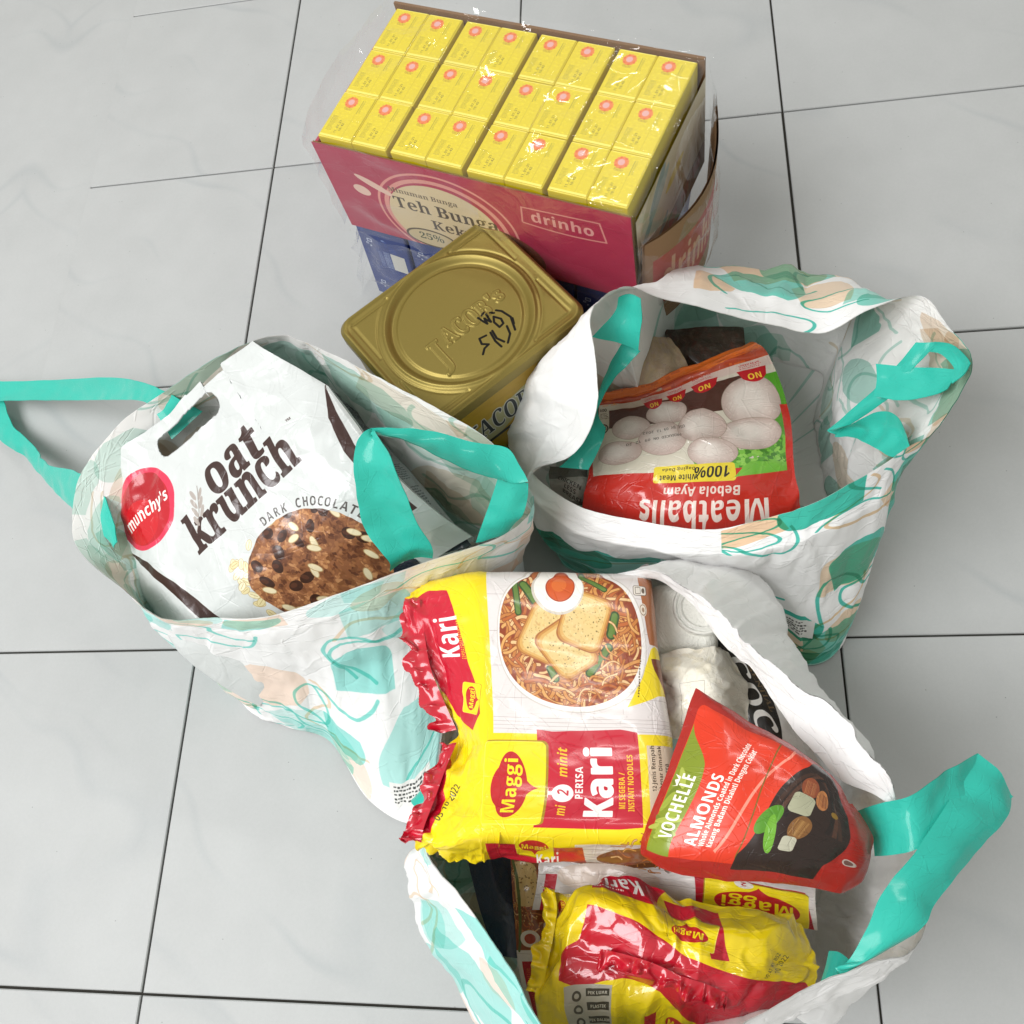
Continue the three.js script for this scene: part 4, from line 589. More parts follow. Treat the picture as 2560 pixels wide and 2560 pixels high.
/* ---------- noodle pack standing at the edge of the bag ---------- */
{
  const g = thing('noodle_pack', 'yellow and red instant noodle pack with a printed noodle bowl, beside the white tub', 'noodle pack');
  const cam = camera.position, s = 0.97, hh = [0.198, 0.174, 0.229, 0.254].map((h) => cam.y - (cam.y - h) * s);
  const A = P(919, 1087, hh[0]), B = P(1218, 1093, hh[1]), D = P(910, 1574, hh[3]), N = D.clone().sub(A).cross(B.clone().sub(A)).normalize(); if (N.y < 0) N.negate();
  const Q = (x, y, dn = 0) => { const d = ray(754.7 + x * 0.3047, 1071.7 + y * 0.3047), o = A.clone().addScaledVector(N, dn); return cam.clone().addScaledVector(d, o.sub(cam).dot(N) / d.dot(N)); };
  const W = 1500, H = 1900;
  const art = tex(W, H, (x) => {
    const r = mulberry(61); x.fillStyle = '#f2d80f'; x.fillRect(0, 0, W, H);
    wood(x, 430, 0, W, 1000, r);
    poly(x, [[1180, 860], [1420, 480], [W, 560], [W, 760]], '#f2d80f'); poly(x, [[1400, 560], [W, 540], [W, 900], [1440, 800]], '#7a3a1e'); poly(x, [[1340, 60], [W, 60], [W, 500], [1400, 470]], '#a8653a');
    bowl(x, 905, 430, 425, r);
    x.fillStyle = '#e8e0d4'; x.beginPath(); x.roundRect(1300, 120, 110, 70, 14); x.fill(); x.strokeStyle = '#5a4a3a'; x.lineWidth = 4; x.stroke(); x.strokeRect(1316, 132, 40, 46); blob(x, 1384, 155, 16, 20, '#6b5a4a'); blob(x, 1370, 280, 36, 38, '#e6d9c8'); x.strokeStyle = '#6b4a35'; x.beginPath(); x.ellipse(1370, 280, 28, 30, 0, 0, 7); x.stroke(); blob(x, 1370, 280, 12, 14, '#a88a72');
    x.save(); x.translate(1290, 650); x.rotate(-1.35); scribble(x, -150, -9, 300, 18, 1, '#5a3a12', r); x.restore();
    wood(x, 430, 900, W, 130, r);
    kari(x, 965, 1345, 178, -Math.PI / 2);
    x.fillStyle = '#d9c6ac'; x.fillRect(1265, 1090, 235, 610); for (const [t, px, py, sz] of [['12 Jenis Rempah', 1300, 1230, 40], ['Sebenar Dimasak', 1350, 1240, 40], ['Sehingga', 1400, 1270, 40], ['KEBAIKAN', 1330, 1560, 46], ['INSTANT', 1385, 1570, 40]]) text(x, t, px, py, sz, { rot: -Math.PI / 2, fill: '#4a3a2a', sx: 0.9 });
    x.fillStyle = '#f2d80f'; x.fillRect(0, 1712, W, 200); x.fillRect(250, 0, 180, 1712);
    logo(x, 548, 1352, 172, -Math.PI / 2);
    // left end: red flash with lettering, sealed fin
    poly(x, [[0, 60], [175, 70], [250, 130], [290, 620], [330, 900], [260, 1010], [120, 900], [0, 560]], '#c4122e'); poly(x, [[0, 1150], [90, 1240], [120, 1500], [60, 1750], [0, 1760]], '#c4122e');
    text(x, 'Kari', 215, 420, 130, { rot: -1.5, fill: '#f4efe9' }); scribble(x, 262, 300, 22, 260, 22, '#f3c51e', r); x.save(); x.translate(262, 800); x.rotate(-1.35); logo(x, 0, 0, 60, 0); x.restore();
    x.save(); x.translate(150, 1450); x.rotate(-1.2); text(x, '05 10 2022', 0, 0, 46, { fill: '#5a5420', style: '' }); x.restore();
    // lower side
    wood(x, 900, 1770, 620, 140, r); poly(x, [[430, 1780], [940, 1790], [960, 1900], [430, 1900]], '#c4122e'); logo(x, 700, 1800, 58, 0.03); text(x, 'Kari', 760, 1868, 62, { fill: '#f4efe9' }); blob(x, 1250, 1850, 240, 60, '#8a5a34'); noodles(x, 1250, 1860, 150, r, 40);
  });
  const rows = [
    [[110, 230, -0.055], [150, 120, -0.055], [420, 60, -0.05], [600, 52, -0.05], [1060, 50, -0.055], [1520, 60, -0.06], [1530, 70, -0.08]],
    [[30, 205, -0.03], [140, 150, -0.022], [400, 66, -0.004], [580, 58, 0], [1060, 62, 0.001], [1515, 85, 0], [1550, 120, -0.035]],
    [[120, 540, -0.035], [255, 540, -0.025], [470, 520, -0.004], [600, 515, 0], [1090, 515, 0.003], [1555, 520, 0], [1600, 570, -0.035]],
    [[330, 1005, -0.04], [395, 1005, -0.03], [500, 1000, -0.005], [622, 995, 0], [1140, 1005, 0.003], [1630, 1010, 0], [1675, 1050, -0.035]],
    [[195, 1390, -0.035], [320, 1385, -0.025], [480, 1390, -0.005], [600, 1390, 0], [1150, 1400, 0.002], [1665, 1400, 0], [1710, 1430, -0.035]],
    [[88, 1665, -0.035], [230, 1720, -0.022], [480, 1660, -0.004], [560, 1655, 0], [1120, 1665, 0.001], [1690, 1675, 0], [1720, 1690, -0.035]],
    [[200, 1770, -0.055], [330, 1800, -0.05], [500, 1812, -0.05], [600, 1815, -0.05], [1120, 1830, -0.05], [1680, 1850, -0.05], [1710, 1850, -0.06]],
  ].map((row) => row.map((p) => Q(...p)));
  part('wrapper', pack(rows, { nu: 190, nv: 190, us: [0, 0.1, 0.22, 0.3, 0.62, 0.94, 1], vs: [0, 0.035, 0.27, 0.53, 0.73, 0.915, 1], thick: 0.012, amp: 0.0005, freq: 14, off: 31, edge: 0.06, fold: 0.0075, cell: 0.02, ampAt: (s, t) => 0.08 + 0.86 * Math.max(Math.max(0, 1 - s / 0.36), Math.max(0, (t - 0.84) / 0.16) * 0.6) }), film(art), g);
  const outL = Q(0, 700, -0.03).sub(Q(400, 640, -0.01)).normalize();
  part('end_seal', ruffle([Q(120, 190, -0.022), Q(150, 400, -0.024), Q(190, 620, -0.027), Q(270, 820, -0.03), Q(350, 1000, -0.034)], outL, N, 0.022, { seed: 3 }), redFilm, g);
  part('end_seal', ruffle([Q(350, 1080, -0.03), Q(280, 1250, -0.028), Q(215, 1430, -0.026), Q(150, 1600, -0.026), Q(130, 1690, -0.028)], outL, N, 0.018, { seed: 8 }), redFilm, g);
}

/* ---------- second, third and fourth noodle packs ---------- */
{
  const g = thing('noodle_pack', 'crumpled yellow and red noodle pack lying seam up in the front of the bag', 'noodle pack');
  const W = 1500, H = 1000;
  const art = tex(W, H, (x) => {
    const r = mulberry(71); x.fillStyle = '#f0d510'; x.fillRect(0, 0, W, H);
    poly(x, [[260, 0], [760, 0], [640, 170], [280, 150]], '#c4122e'); text(x, 'Kari', 470, 82, 130, { rot: Math.PI, fill: '#f6f2ec' }); scribble(x, 290, 120, 200, 20, 1, '#f3e6d8', r);
    poly(x, [[285, 270], [520, 300], [840, 420], [1200, 520], [1430, 600], [1500, 690], [1330, 860], [1130, 1000], [900, 880], [700, 770], [500, 700], [430, 720], [320, 770], [200, 700], [170, 530], [260, 460]], '#bd1029');
    poly(x, [[740, 70], [1000, 80], [1045, 400], [965, 410], [930, 170], [760, 160]], '#c4122e'); logo(x, 845, 265, 92, Math.PI + 0.16);
    x.fillStyle = '#b9b4a8'; x.fillRect(230, 740, 240, 260); for (let i = 0; i < 4; i++) { x.fillStyle = '#3c372e'; x.fillRect(350, 760 + i * 60, 110, 34); text(x, ['PEK LUAR', 'PLASTIK', 'PEK DALAM', 'PLASTIK'][i], 405, 778 + i * 60, 20, { fill: '#d8d3c6' }); blob(x, 300, 790 + i * 60, 26, 22, '#4a443a'); blob(x, 300, 790 + i * 60, 14, 11, '#b9b4a8'); }
    poly(x, [[640, 880], [700, 870], [700, 1000], [640, 1000]], '#c4122e'); logo(x, 830, 930, 60, 0.1, false);
    x.fillStyle = '#4f4a18'; text(x, '10 2022', 1290, 380, 40, { rot: -1.3, fill: '#55501c', font: 'monospace' }); text(x, '05:47 M1 B52', 1240, 400, 30, { rot: -1.3, fill: '#55501c', font: 'monospace' }); text(x, 'C', 1215, 470, 30, { fill: '#55501c' });
    x.save(); x.translate(70, 170); x.rotate(-1.3); logo(x, 0, 0, 50, 0, false); x.restore();
  });
  part('wrapper', pack([
    E(Zl, [[630, 250, 0.17], [850, 235, 0.18], [1010, 208, 0.185], [1240, 318, 0.185], [1560, 340, 0.18], [1690, 385, 0.165]]),
    E(Zl, [[650, 370, 0.185], [830, 320, 0.205], [1080, 380, 0.215], [1250, 420, 0.215], [1560, 470, 0.205], [1770, 510, 0.175]]),
    E(Zl, [[615, 540, 0.19], [790, 480, 0.205], [1060, 540, 0.222], [1260, 590, 0.222], [1560, 630, 0.21], [1780, 600, 0.18]]),
    E(Zl, [[580, 690, 0.185], [760, 640, 0.2], [1010, 680, 0.215], [1240, 740, 0.215], [1480, 740, 0.205], [1700, 680, 0.18]]),
    E(Zl, [[600, 860, 0.165], [780, 860, 0.175], [1000, 870, 0.185], [1230, 890, 0.185], [1420, 850, 0.18], [1600, 760, 0.165]]),
  ], { nu: 190, nv: 130, thick: 0.05, amp: 0.0012, freq: 9, off: 41, edge: 0.2, fold: 0.0085, cell: 0.036 }), film(art, { roughness: 0.3, clearcoat: 1, clearcoatRoughness: 0.05 }), g);
  part('end_seal', ruffle(E(Zl, [[655, 245, 0.176], [665, 330, 0.186], [650, 440, 0.192], [625, 560, 0.192], [600, 690, 0.188]]), V3(-0.85, -0.15, -0.2).normalize(), V3(0, 1, 0), 0.014, { seed: 5 }), yellowFilm, g);
  part('seam_fin', ruffle(E(Zl, [[850, 495, 0.217], [960, 520, 0.222], [1070, 555, 0.226], [1200, 612, 0.2255], [1300, 645, 0.223], [1390, 685, 0.218]]), V3(-0.25, 0.25, 0.95).normalize(), V3(0.1, 0.95, -0.2).normalize(), 0.014, { seed: 11, n: 160 }), redFilm, g);
}
{
  const g = thing('noodle_pack', 'noodle pack lying upside down beneath the almond pouch, its bowl picture showing', 'noodle pack');
  const W = 1200, H = 420;
  const art = tex(W, H, (x) => {
    const r = mulberry(81); wood(x, 0, 0, W, H, r); x.fillStyle = '#c4122e'; x.fillRect(60, 250, 70, 170);
    blob(x, 360, 90, 290, 110, '#7c4a28'); noodles(x, 340, 100, 130, r, 70); noodles(x, 480, 90, 120, r, 60); blob(x, 360, 250, 230, 70, '#e4d3c6');
    poly(x, [[730, 150], [1140, 170], [1180, 420], [740, 420]], '#b81129'); logo(x, 960, 300, 118, Math.PI + 0.05); blob(x, 915, 190, 34, 30, '#f0e9e0'); text(x, '2', 915, 188, 40, { rot: Math.PI, fill: '#b81129' });
    x.fillStyle = '#e0d9d2'; x.fillRect(1185, 0, 20, H);
  });
  part('wrapper', pack([E(Zl, [[560, 20, 0.14], [900, 40, 0.15], [1300, 110, 0.15], [1760, 200, 0.14]]), E(Zl, [[590, 140, 0.15], [920, 160, 0.16], [1320, 210, 0.162], [1760, 290, 0.15]]), E(Zl, [[560, 330, 0.14], [900, 330, 0.15], [1320, 360, 0.15], [1770, 420, 0.14]])], { nu: 70, nv: 30, thick: 0.04, amp: 0.0006, fold: 0.002, off: 51, edge: 0.2 }), film(art), g);
}
{
  const g = thing('noodle_pack', 'noodle pack standing on edge against the bag film next to the navy box', 'noodle pack');
  const W = 420, H = 1200;
  const art = tex(W, H, (x) => { const r = mulberry(91); wood(x, 0, 0, W, H, r); x.fillStyle = '#8e4a1e'; x.fillRect(0, 0, 270, 700); noodles(x, 120, 350, 260, r, 90); x.fillStyle = '#d9b874'; x.beginPath(); x.roundRect(40, 60, 200, 330, 60); x.fill(); for (let i = 0; i < 160; i++) blob(x, 260 * r(), 520 * r(), 3 + 6 * r(), 3 + 5 * r(), ['#7a5a2c', '#d9b878', '#9c7438'][i % 3]); x.strokeStyle = '#5d6a2c'; x.lineWidth = 30; x.beginPath(); x.moveTo(20, 20); x.quadraticCurveTo(120, 300, 40, 700); x.stroke(); blob(x, 150, 620, 90, 60, '#e9e0d4'); blob(x, 150, 620, 50, 36, '#b0401c'); x.fillStyle = '#b81129'; x.fillRect(60, 780, 360, 420); text(x, 'Kari', 260, 990, 200, { rot: -Math.PI / 2 + Math.PI, fill: '#f4efe9' }); scribble(x, 90, 830, 40, 300, 24, '#e07a3a', r); });
  part('wrapper', pack([E(Zl, [[468, 100, 0.12], [560, 110, 0.125], [660, 130, 0.12]]), E(Zl, [[480, 320, 0.13], [570, 320, 0.135], [680, 320, 0.13]]), E(Zl, [[500, 560, 0.14], [590, 560, 0.145], [700, 560, 0.14]]), E(Zl, [[550, 780, 0.14], [640, 790, 0.145], [740, 790, 0.14]])], { nu: 30, nv: 60, thick: 0.03, amp: 0.0006, fold: 0.0016, off: 61, edge: 0.2 }), film(art), g);
  const n = thing('navy_box', 'dark navy box standing inside the noodle bag against its printed film', 'box');
  part('box_shell', pack([E(Zl, [[280, 90, 0.11], [380, 100, 0.112], [500, 110, 0.11]]), E(Zl, [[330, 300, 0.115], [420, 300, 0.117], [510, 300, 0.115]]), E(Zl, [[400, 520, 0.118], [460, 530, 0.12], [540, 540, 0.118]])], { nu: 20, nv: 30, thick: 0.03, amp: 0.0004, edge: 0.3 }), film(null, { color: 0x12304a, roughness: 0.35 }), n);
}

/* ---------- almond pouch ---------- */
{
  const g = thing('almond_pouch', 'red stand up pouch of chocolate almonds lying on top of the noodle packs', 'snack pouch');
  const W = 1024, H = 1300;    // pouch upright: x across, y down
  const art = tex(W, H, (x) => {
    const r = mulberry(101); x.fillStyle = '#a51d12'; x.fillRect(0, 0, W, H); x.fillStyle = '#d63413'; x.beginPath(); x.roundRect(66, 70, W - 132, 720, 30); x.fill();
    x.fillStyle = '#7f8f24'; x.beginPath(); x.moveTo(66, 74); x.lineTo(840, 74); x.bezierCurveTo(720, 96, 700, 205, 520, 226); x.bezierCurveTo(330, 245, 230, 190, 66, 200); x.fill(); for (let i = 0; i < 14; i++) blob(x, 130 + 420 * r(), 100 + 70 * r(), 44 + 30 * r(), 18, ['#97a83c', '#a9b64e', '#6f7f20'][i % 3], r() * 3);
    text(x, 'VOCHELLE', 330, 160, 92, { fill: '#f4f1e6', fit: 390 }); poly(x, [[430, 84], [442, 112], [470, 92], [480, 112], [505, 84], [496, 120], [440, 120]], '#f4f1e6');
    text(x, 'ALMONDS', 345, 318, 104, { fill: '#f6f2ec', fit: 470 }); text(x, 'Whole Almonds Coated in Dark Chocolate', 500, 384, 44, { fill: '#f6e9e0', fit: 770 }); text(x, 'Kacang Badam Disaluti Dengan Coklat', 480, 430, 44, { fill: '#f6e9e0', fit: 730 });
    x.lineWidth = 18; x.strokeStyle = '#ee8d78'; x.beginPath(); x.moveTo(90, 470); x.bezierCurveTo(300, 560, 560, 500, 960, 640); x.stroke(); x.strokeStyle = '#7d5a14'; x.lineWidth = 9; x.beginPath(); x.moveTo(80, 600); x.bezierCurveTo(300, 640, 560, 560, 960, 540); x.stroke();
    x.fillStyle = '#26160f'; x.beginPath(); x.moveTo(50, 580); x.bezierCurveTo(250, 720, 500, 640, 700, 690); x.bezierCurveTo(860, 720, 930, 760, 990, 790); x.lineTo(990, 900); x.bezierCurveTo(960, 1060, 860, 1110, 700, 1140); x.bezierCurveTo(400, 1200, 200, 1150, 50, 1040); x.fill();
    x.lineWidth = 26; for (const [c, d] of [['#3c2418', 0], ['#4d2f20', 40], ['#1a0e09', 80]]) { x.strokeStyle = c; x.beginPath(); x.moveTo(420, 700 + d); x.bezierCurveTo(620, 710 + d, 860, 760 + d, 900, 840 + d); x.bezierCurveTo(900, 960, 700, 1060, 400, 1110 - d); x.stroke(); }
    const alm = (a, b, rx, ry, q, c1, c2) => { blob(x, a, b, rx, ry, c1, q); for (let i = 0; i < 22; i++) { x.strokeStyle = c2; x.lineWidth = 2; const o = (r() - 0.5) * ry * 1.4; x.beginPath(); x.moveTo(a - rx * 0.7 * Math.cos(q) - o * Math.sin(q), b - rx * 0.7 * Math.sin(q) + o * Math.cos(q)); x.lineTo(a + rx * 0.6 * Math.cos(q) - o * Math.sin(q), b + rx * 0.6 * Math.sin(q) + o * Math.cos(q)); x.stroke(); } };
    alm(740, 850, 100, 66, -0.15, '#8a4526', '#a96a40'); alm(690, 950, 100, 38, -0.1, '#b0713e', '#8a4f28'); x.fillStyle = '#a8a88c'; x.beginPath(); x.roundRect(470, 770, 190, 150, 36); x.fill(); alm(370, 890, 100, 62, 0.15, '#7e5428', '#a47a44'); x.fillStyle = '#b6b49e'; x.beginPath(); x.roundRect(170, 820, 120, 90, 24); x.fill();
    blob(x, 380, 700, 120, 56, '#4f8a1e', 0.3); blob(x, 270, 745, 150, 32, '#6aa52c', -0.2); blob(x, 620, 1040, 30, 22, '#8a6a1c');
    blob(x, 190, 1195, 42, 30, '#b9aaa0'); blob(x, 190, 1195, 30, 20, '#6d4c44');
  });
  // rows run from the pouch's top seal (left in the picture) to its base
  const rows = [
    [[100, 1650, 0.256], [95, 1560, 0.260], [240, 1180, 0.262], [360, 830, 0.260], [403, 718, 0.256]],
    [[260, 1745, 0.260], [270, 1600, 0.274], [420, 1230, 0.280], [560, 930, 0.274], [600, 850, 0.262]],
    [[560, 1790, 0.260], [580, 1640, 0.280], [720, 1320, 0.286], [860, 1080, 0.279], [900, 1025, 0.264]],
    [[900, 1815, 0.256], [920, 1680, 0.278], [1040, 1420, 0.284], [1130, 1230, 0.274], [1160, 1210, 0.260]],
    [[1180, 1862, 0.249], [1240, 1740, 0.260], [1300, 1570, 0.264], [1270, 1400, 0.260], [1262, 1345, 0.252]],
    [[1235, 1864, 0.242], [1345, 1790, 0.240], [1388, 1610, 0.240], [1352, 1480, 0.240], [1280, 1372, 0.244]],
  ].map((q) => q.map((p) => Zv(...p)));
  part('pouch_film', pack(rows, { nu: 90, nv: 100, us: [0, 0.09, 0.5, 0.91, 1], vs: [0, 0.157, 0.418, 0.697, 0.923, 1], thick: 0.02, amp: 0.0004, freq: 12, off: 71, edge: 0.14, fold: 0.002, cell: 0.03 }), film(art, { roughness: 0.4, clearcoat: 0.35 }), g);
}

/* ---------- white packs in the noodle bag ---------- */
{
  const g = thing('white_tub', 'white plastic tub with round ridged lid wedged beside the noodle pack', 'tub');
  const wm = new THREE.MeshPhysicalMaterial({ color: 0xf1f1e8, roughness: 0.4, clearcoat: 0.2, bumpMap: creaseBump, bumpScale: 0.0004 });
  const a = Zv(130, 110, 0.17), b = Zv(520, 110, 0.17), d = Zv(150, 540, 0.17), c = a.clone().add(b).add(d).add(Zv(520, 540, 0.17)).multiplyScalar(0.25), dx = b.clone().sub(a);
  const w = a.distanceTo(b), l = a.distanceTo(d); g.position.set(c.x, 0, c.z); g.rotation.y = -Math.atan2(dx.z, dx.x);
  part('tub_body', new RoundedBoxGeometry(w, 0.165, l * 0.95, 5, 0.012).translate(0, 0.085, -l * 0.02), wm, g);
  const prof = [[0, 0.1705], [0.016, 0.1705], [0.0165, 0.172], [0.0185, 0.172], [0.019, 0.1705], [0.0205, 0.1705], [0.021, 0.172], [0.0235, 0.1715], [0.024, 0.162]].map(([r, y]) => new THREE.Vector2(r, y));
  const lid = part('round_lid', new THREE.LatheGeometry(prof, 64), wm, g); const lc = Zv(440, 265, 0.17); g.updateMatrixWorld(); const loc = g.worldToLocal(lc); lid.position.set(loc.x, 0, loc.z);
}
{
  const g = thing('knotted_white_bag', 'small crinkled white plastic bag of food tucked between tub and almond pouch', 'bag');
  const t = tex(512, 512, (x, w, h) => { x.fillStyle = '#ebe7d8'; x.fillRect(0, 0, w, h); const r = mulberry(111); for (let i = 0; i < 60; i++) { x.fillStyle = r() < 0.5 ? 'rgba(235,225,190,.3)' : 'rgba(250,250,245,.3)'; x.beginPath(); x.ellipse(w * r(), h * r(), 60 * r(), 40 * r(), r(), 0, 7); x.fill(); } x.strokeStyle = '#8f8a80'; x.lineWidth = 2; x.strokeRect(150, 220, 130, 210); text(x, '1', 230, 420, 30, { fill: '#2a2a2a' }); });
  part('bag_film', pack([E(Zv, [[190, 540, 0.165], [380, 500, 0.18], [520, 470, 0.185], [560, 500, 0.165]]), E(Zv, [[190, 660, 0.18], [330, 640, 0.2], [520, 620, 0.205], [680, 690, 0.175]]), E(Zv, [[200, 820, 0.185], [340, 810, 0.205], [520, 800, 0.21], [710, 860, 0.18]]), E(Zv, [[230, 1000, 0.18], [360, 1000, 0.195], [520, 1000, 0.2], [720, 1000, 0.175]])], { nu: 60, nv: 60, thick: 0.05, amp: 0.001, freq: 12, off: 81, edge: 0.2, fold: 0.004, cell: 0.024 }), film(t, { roughness: 0.3 }), g);
  const k = thing('white_pouch', 'white pouch with a black oval panel and white lettering leaning on the bag film', 'pouch');
  const t2 = tex(800, 1000, (x, w, h) => { x.fillStyle = '#e6e5e0'; x.fillRect(0, 0, w, h); blob(x, 170, 480, 400, 560, '#1a1612', -0.12); x.save(); x.translate(330, 420); x.rotate(1.25); text(x, 'ESSENTIAL', -40, -150, 84, { fill: '#6b5638', font: 'serif' }); text(x, 'COCO', 160, 10, 300, { fill: '#e8e6e0', font: 'serif', style: '' }); x.restore(); });
  part('pouch_film', pack([E(Zv, [[480, 440, 0.15], [640, 470, 0.155], [820, 560, 0.15]]), E(Zv, [[560, 620, 0.165], [730, 680, 0.17], [900, 760, 0.165]]), E(Zv, [[600, 860, 0.175], [780, 900, 0.18], [1010, 980, 0.175]]), E(Zv, [[640, 1120, 0.175], [860, 1180, 0.18], [1150, 1220, 0.175]])], { nu: 40, nv: 50, thick: 0.03, amp: 0.001, off: 91, edge: 0.2 }), film(t2), k);
}

/* ---------- frozen food in the bag beside the tin ---------- */
{
  const g = thing('meatball_pack', 'red and clear frozen chicken meatball pack lying upside down in the printed bag', 'frozen food');
  const W = 1400, H = 1250;
  const art = tex(W, H, (x) => {
    const r = mulberry(121); x.fillStyle = '#c8bfae'; x.fillRect(0, 0, W, H);
    x.fillStyle = '#d4651a'; x.fillRect(0, 0, W, 90); x.fillStyle = '#a83a16'; x.fillRect(0, 60, W, 60); for (let i = 0; i < 60; i++) { x.fillStyle = ['rgba(235,130,40,.4)', 'rgba(140,50,20,.35)'][i % 2]; x.fillRect(W * r(), 130 * r(), 90 * r(), 14); }
    x.fillStyle = '#c9b3a8'; x.fillRect(420, 112, 980, 60);
    x.fillStyle = '#4c2a22'; x.fillRect(130, 200, 1150, 200);
    x.fillStyle = '#4f8f22'; x.fillRect(1180, 230, 220, 640); for (let i = 0; i < 300; i++) blob(x, 1000 + 400 * r(), 640 + 240 * r(), 10 + 22 * r(), 8 + 16 * r(), ['#4f8f22', '#6fae34', '#86bd4a', '#3f7a1a'][i % 4], r() * 3); poly(x, [[620, 720], [860, 760], [860, 860], [620, 860]], '#5d9a2c');
    const ball = (a, b, rx, ry) => { blob(x, a, b, rx + 3, ry + 3, '#8f8172'); for (let i = 0; i < 12; i++) blob(x, a - rx * 0.012 * i, b - ry * 0.016 * i, rx * (1 - i * 0.055), ry * (1 - i * 0.055), `rgb(${180 + i * 3},${158 + i * 4},${148 + i * 4})`); for (let i = 0; i < 160; i++) { const q = r() * 6.28, d = Math.sqrt(r()); blob(x, a + rx * 0.94 * d * Math.cos(q), b + ry * 0.94 * d * Math.sin(q), 3 + 5 * r(), 3 + 4 * r(), ['rgba(224,216,204,.25)', 'rgba(196,182,170,.2)', 'rgba(214,196,190,.22)'][i % 3]); } };
    poly(x, [[0, 500], [620, 420], [760, 860], [40, 900]], '#c5beac'); ball(300, 410, 140, 112); ball(610, 320, 185, 100); ball(1190, 380, 158, 160); ball(1140, 600, 165, 128); ball(540, 560, 190, 165); ball(850, 500, 178, 140); ball(880, 730, 165, 130); ball(230, 660, 150, 120);
    const no = (a, b) => { x.fillStyle = '#b31522'; x.beginPath(); x.moveTo(a - 90, b - 40); x.lineTo(a + 90, b - 40); x.lineTo(a + 70, b + 20); x.quadraticCurveTo(a, b + 90, a - 70, b + 20); x.fill(); text(x, 'NO', a, b + 14, 56, { rot: Math.PI, fill: '#e8c23a' }); scribble(x, a - 70, b - 90, 140, 44, 3, '#b8434a', r); }; no(520, 215); no(740, 195); no(960, 200); no(1240, 210);
    text(x, '009', 60, 190, 56, { rot: Math.PI, fill: '#30261c' }); scribble(x, 20, 230, 110, 70, 4, '#6a5a4a', r); blob(x, 70, 400, 56, 56, '#33302c'); blob(x, 70, 400, 44, 44, '#c5beac'); for (let i = 0; i < 8; i++) blob(x, 70 + 28 * Math.cos(i * 0.785), 400 + 28 * Math.sin(i * 0.785), 12, 8, '#33302c', i * 0.785); blob(x, 70, 400, 16, 16, '#4a453e');
    text(x, 'USE BY 09 12 2022', 560, 470, 36, { rot: Math.PI - 0.08, fill: '#55504a', font: 'monospace' }); text(x, 'PRODUCED ON 09 12 20', 480, 560, 36, { rot: Math.PI - 0.08, fill: '#55504a', font: 'monospace' });
    x.fillStyle = '#bb2214'; x.fillRect(0, 880, W, H); x.fillRect(1330, 420, 70, 500); poly(x, [[0, 560], [60, 880], [0, 900]], '#bb2214');
    x.fillStyle = '#d8c22a'; x.beginPath(); x.roundRect(470, 830, 540, 120, 20); x.fill(); poly(x, [[1000, 930], [1100, 830], [1330, 840], [1330, 900]], '#6fae34'); text(x, '100%', 870, 890, 96, { rot: Math.PI, style: 'italic bold', fill: '#1c160c' }); text(x, 'White Meat', 640, 918, 46, { rot: Math.PI, fill: '#1c160c' }); text(x, 'Daging Dada', 640, 866, 38, { rot: Math.PI, fill: '#4a3c10', style: '' });
    text(x, 'Bebola Ayam', 790, 1005, 78, { rot: Math.PI, fill: '#dcc8bc', style: '' }); text(x, 'Meatballs', 800, 1120, 165, { rot: Math.PI, fill: '#e2d2c8', style: '', sx: 1.0 });
  });
  part('pack_film', pack([
    E(Zm, [[340, 520, 0.125], [650, 470, 0.128], [1060, 300, 0.132], [1490, 105, 0.135]]), E(Zm, [[345, 570, 0.118], [690, 525, 0.121], [1070, 385, 0.125], [1600, 215, 0.121]]), E(Zm, [[325, 800, 0.12], [750, 760, 0.138], [1150, 700, 0.138], [1735, 620, 0.12]]),
    E(Zm, [[260, 1080, 0.12], [740, 1050, 0.142], [1250, 1020, 0.142], [1775, 1000, 0.12]]), E(Zm, [[220, 1290, 0.11], [700, 1330, 0.132], [1250, 1340, 0.132], [1815, 1290, 0.11]]), E(Zm, [[240, 1560, 0.08], [700, 1640, 0.1], [1250, 1640, 0.1], [1850, 1560, 0.08]]),
  ], { nu: 90, nv: 90, vs: [0, 0.1, 0.38, 0.7, 0.9, 1], thick: 0.01, amp: 0.0008, freq: 12, fold: 0.002, cell: 0.035, off: 101, edge: 0.16 }), film(art, { roughness: 0.3, clearcoat: 0.8, clearcoatRoughness: 0.08 }), g);
  const mk = (name, label, cat, rows, col, o = {}) => { const q = thing(name, label, cat); part('pack_film', pack(rows.map((r) => E(Zm, r)), { nu: 40, nv: 40, thick: 0.03, amp: 0.001, freq: 12, fold: 0.0028, cell: 0.03, edge: 0.2, ...o }), film(o.map || null, o.map ? {} : { color: col }), q); };
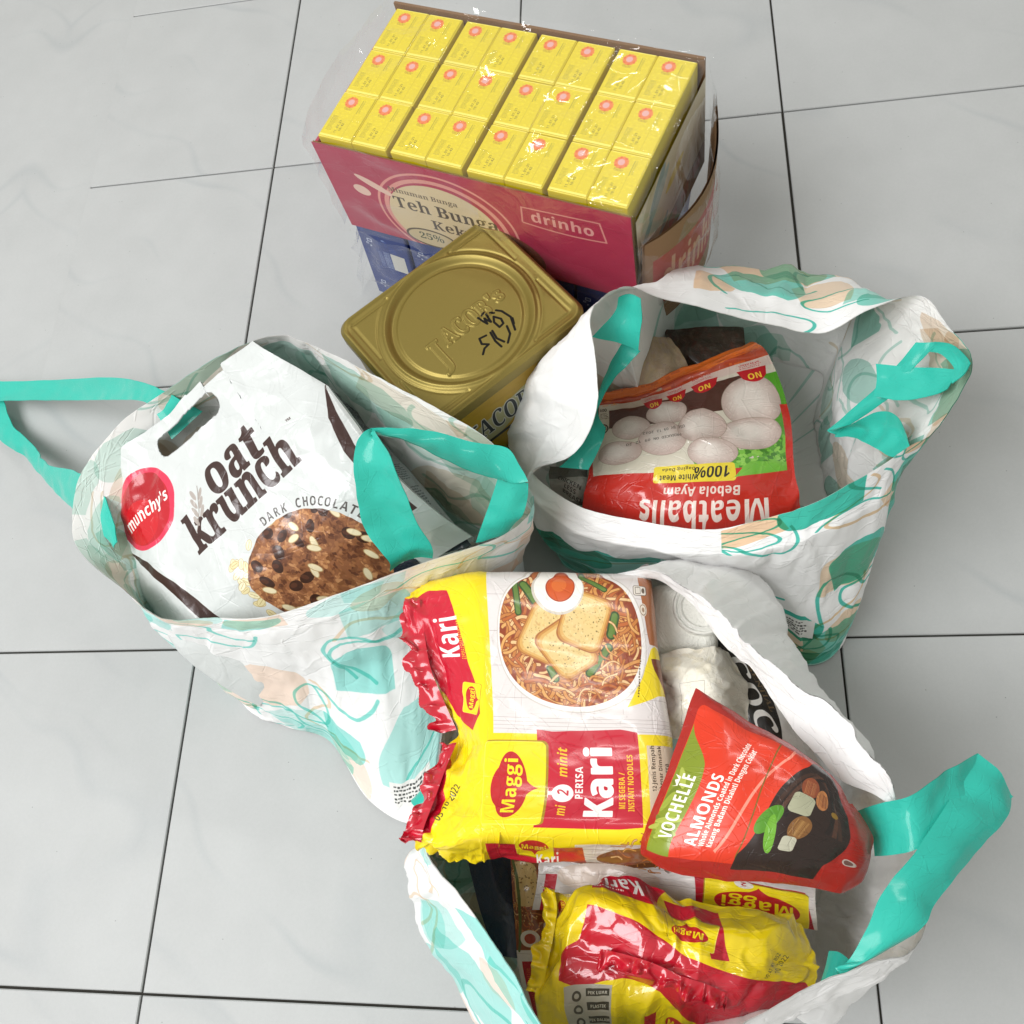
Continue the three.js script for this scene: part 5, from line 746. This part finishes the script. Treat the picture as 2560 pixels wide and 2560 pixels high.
  const beige = tex(512, 512, (x, w, h) => { const r = mulberry(131); x.fillStyle = '#b09a80'; x.fillRect(0, 0, w, h); for (let i = 0; i < 900; i++) blob(x, w * r(), h * r(), 4 + 26 * r(), 3 + 18 * r(), ['rgba(190,168,140,.22)', 'rgba(160,132,110,.2)', 'rgba(176,150,150,.2)', 'rgba(200,170,110,.14)'][i % 4], r() * 3); });
  mk('chicken_pack', 'clear pack of pale frozen meat behind the red meatball pack', 'frozen food', [[[600, 60, 0.12], [720, 50, 0.13], [850, 70, 0.12]], [[500, 280, 0.12], [720, 260, 0.135], [980, 240, 0.12]], [[380, 520, 0.1], [700, 500, 0.12], [1080, 420, 0.1]], [[380, 700, 0.08], [700, 700, 0.09], [1080, 640, 0.08]]], 0, { map: beige, off: 5 });
  const dark = tex(512, 256, (x, w, h) => { const r = mulberry(141); x.fillStyle = '#4a3a30'; x.fillRect(0, 0, w, h); for (let i = 0; i < 300; i++) blob(x, w * r(), h * r(), 4 + 24 * r(), 3 + 10 * r(), ['rgba(110,50,40,.3)', 'rgba(120,105,92,.25)', 'rgba(60,40,32,.3)'][i % 3], r() * 3); });
  mk('sausage_pack', 'dark reddish frozen pack in the shade behind the pale chicken pack', 'frozen food', [[[820, 0, 0.08], [1050, -10, 0.085], [1400, 0, 0.08]], [[850, 160, 0.085], [1080, 150, 0.09], [1420, 150, 0.085]], [[900, 400, 0.07], [1100, 380, 0.075], [1450, 380, 0.07]]], 0, { map: dark, off: 8 });
  const grey = tex(400, 400, (x, w, h) => { x.fillStyle = '#55564e'; x.fillRect(0, 0, w, h); x.fillStyle = '#8f9086'; x.fillRect(0, 150, w, 200); ['CHICKEN', 'LESS', 'BREAST'].forEach((s, i) => text(x, s, 200, 190 + i * 60, 54, { fill: '#26261f', rot: 0.5 })); });
  mk('grey_food_pack', 'grey pack with black capitals at the corner of the meatball bag', 'frozen food', [[[-20, 1010, 0.11], [120, 1000, 0.115], [260, 1000, 0.11]], [[-20, 1140, 0.11], [120, 1130, 0.118], [260, 1130, 0.11]], [[40, 1300, 0.09], [160, 1300, 0.1], [300, 1300, 0.09]]], 0, { map: grey, off: 3 });
}

scene.traverse((o) => { if (o.isMesh) { o.castShadow = true; o.receiveShadow = true; } });
renderer.render(scene, camera);
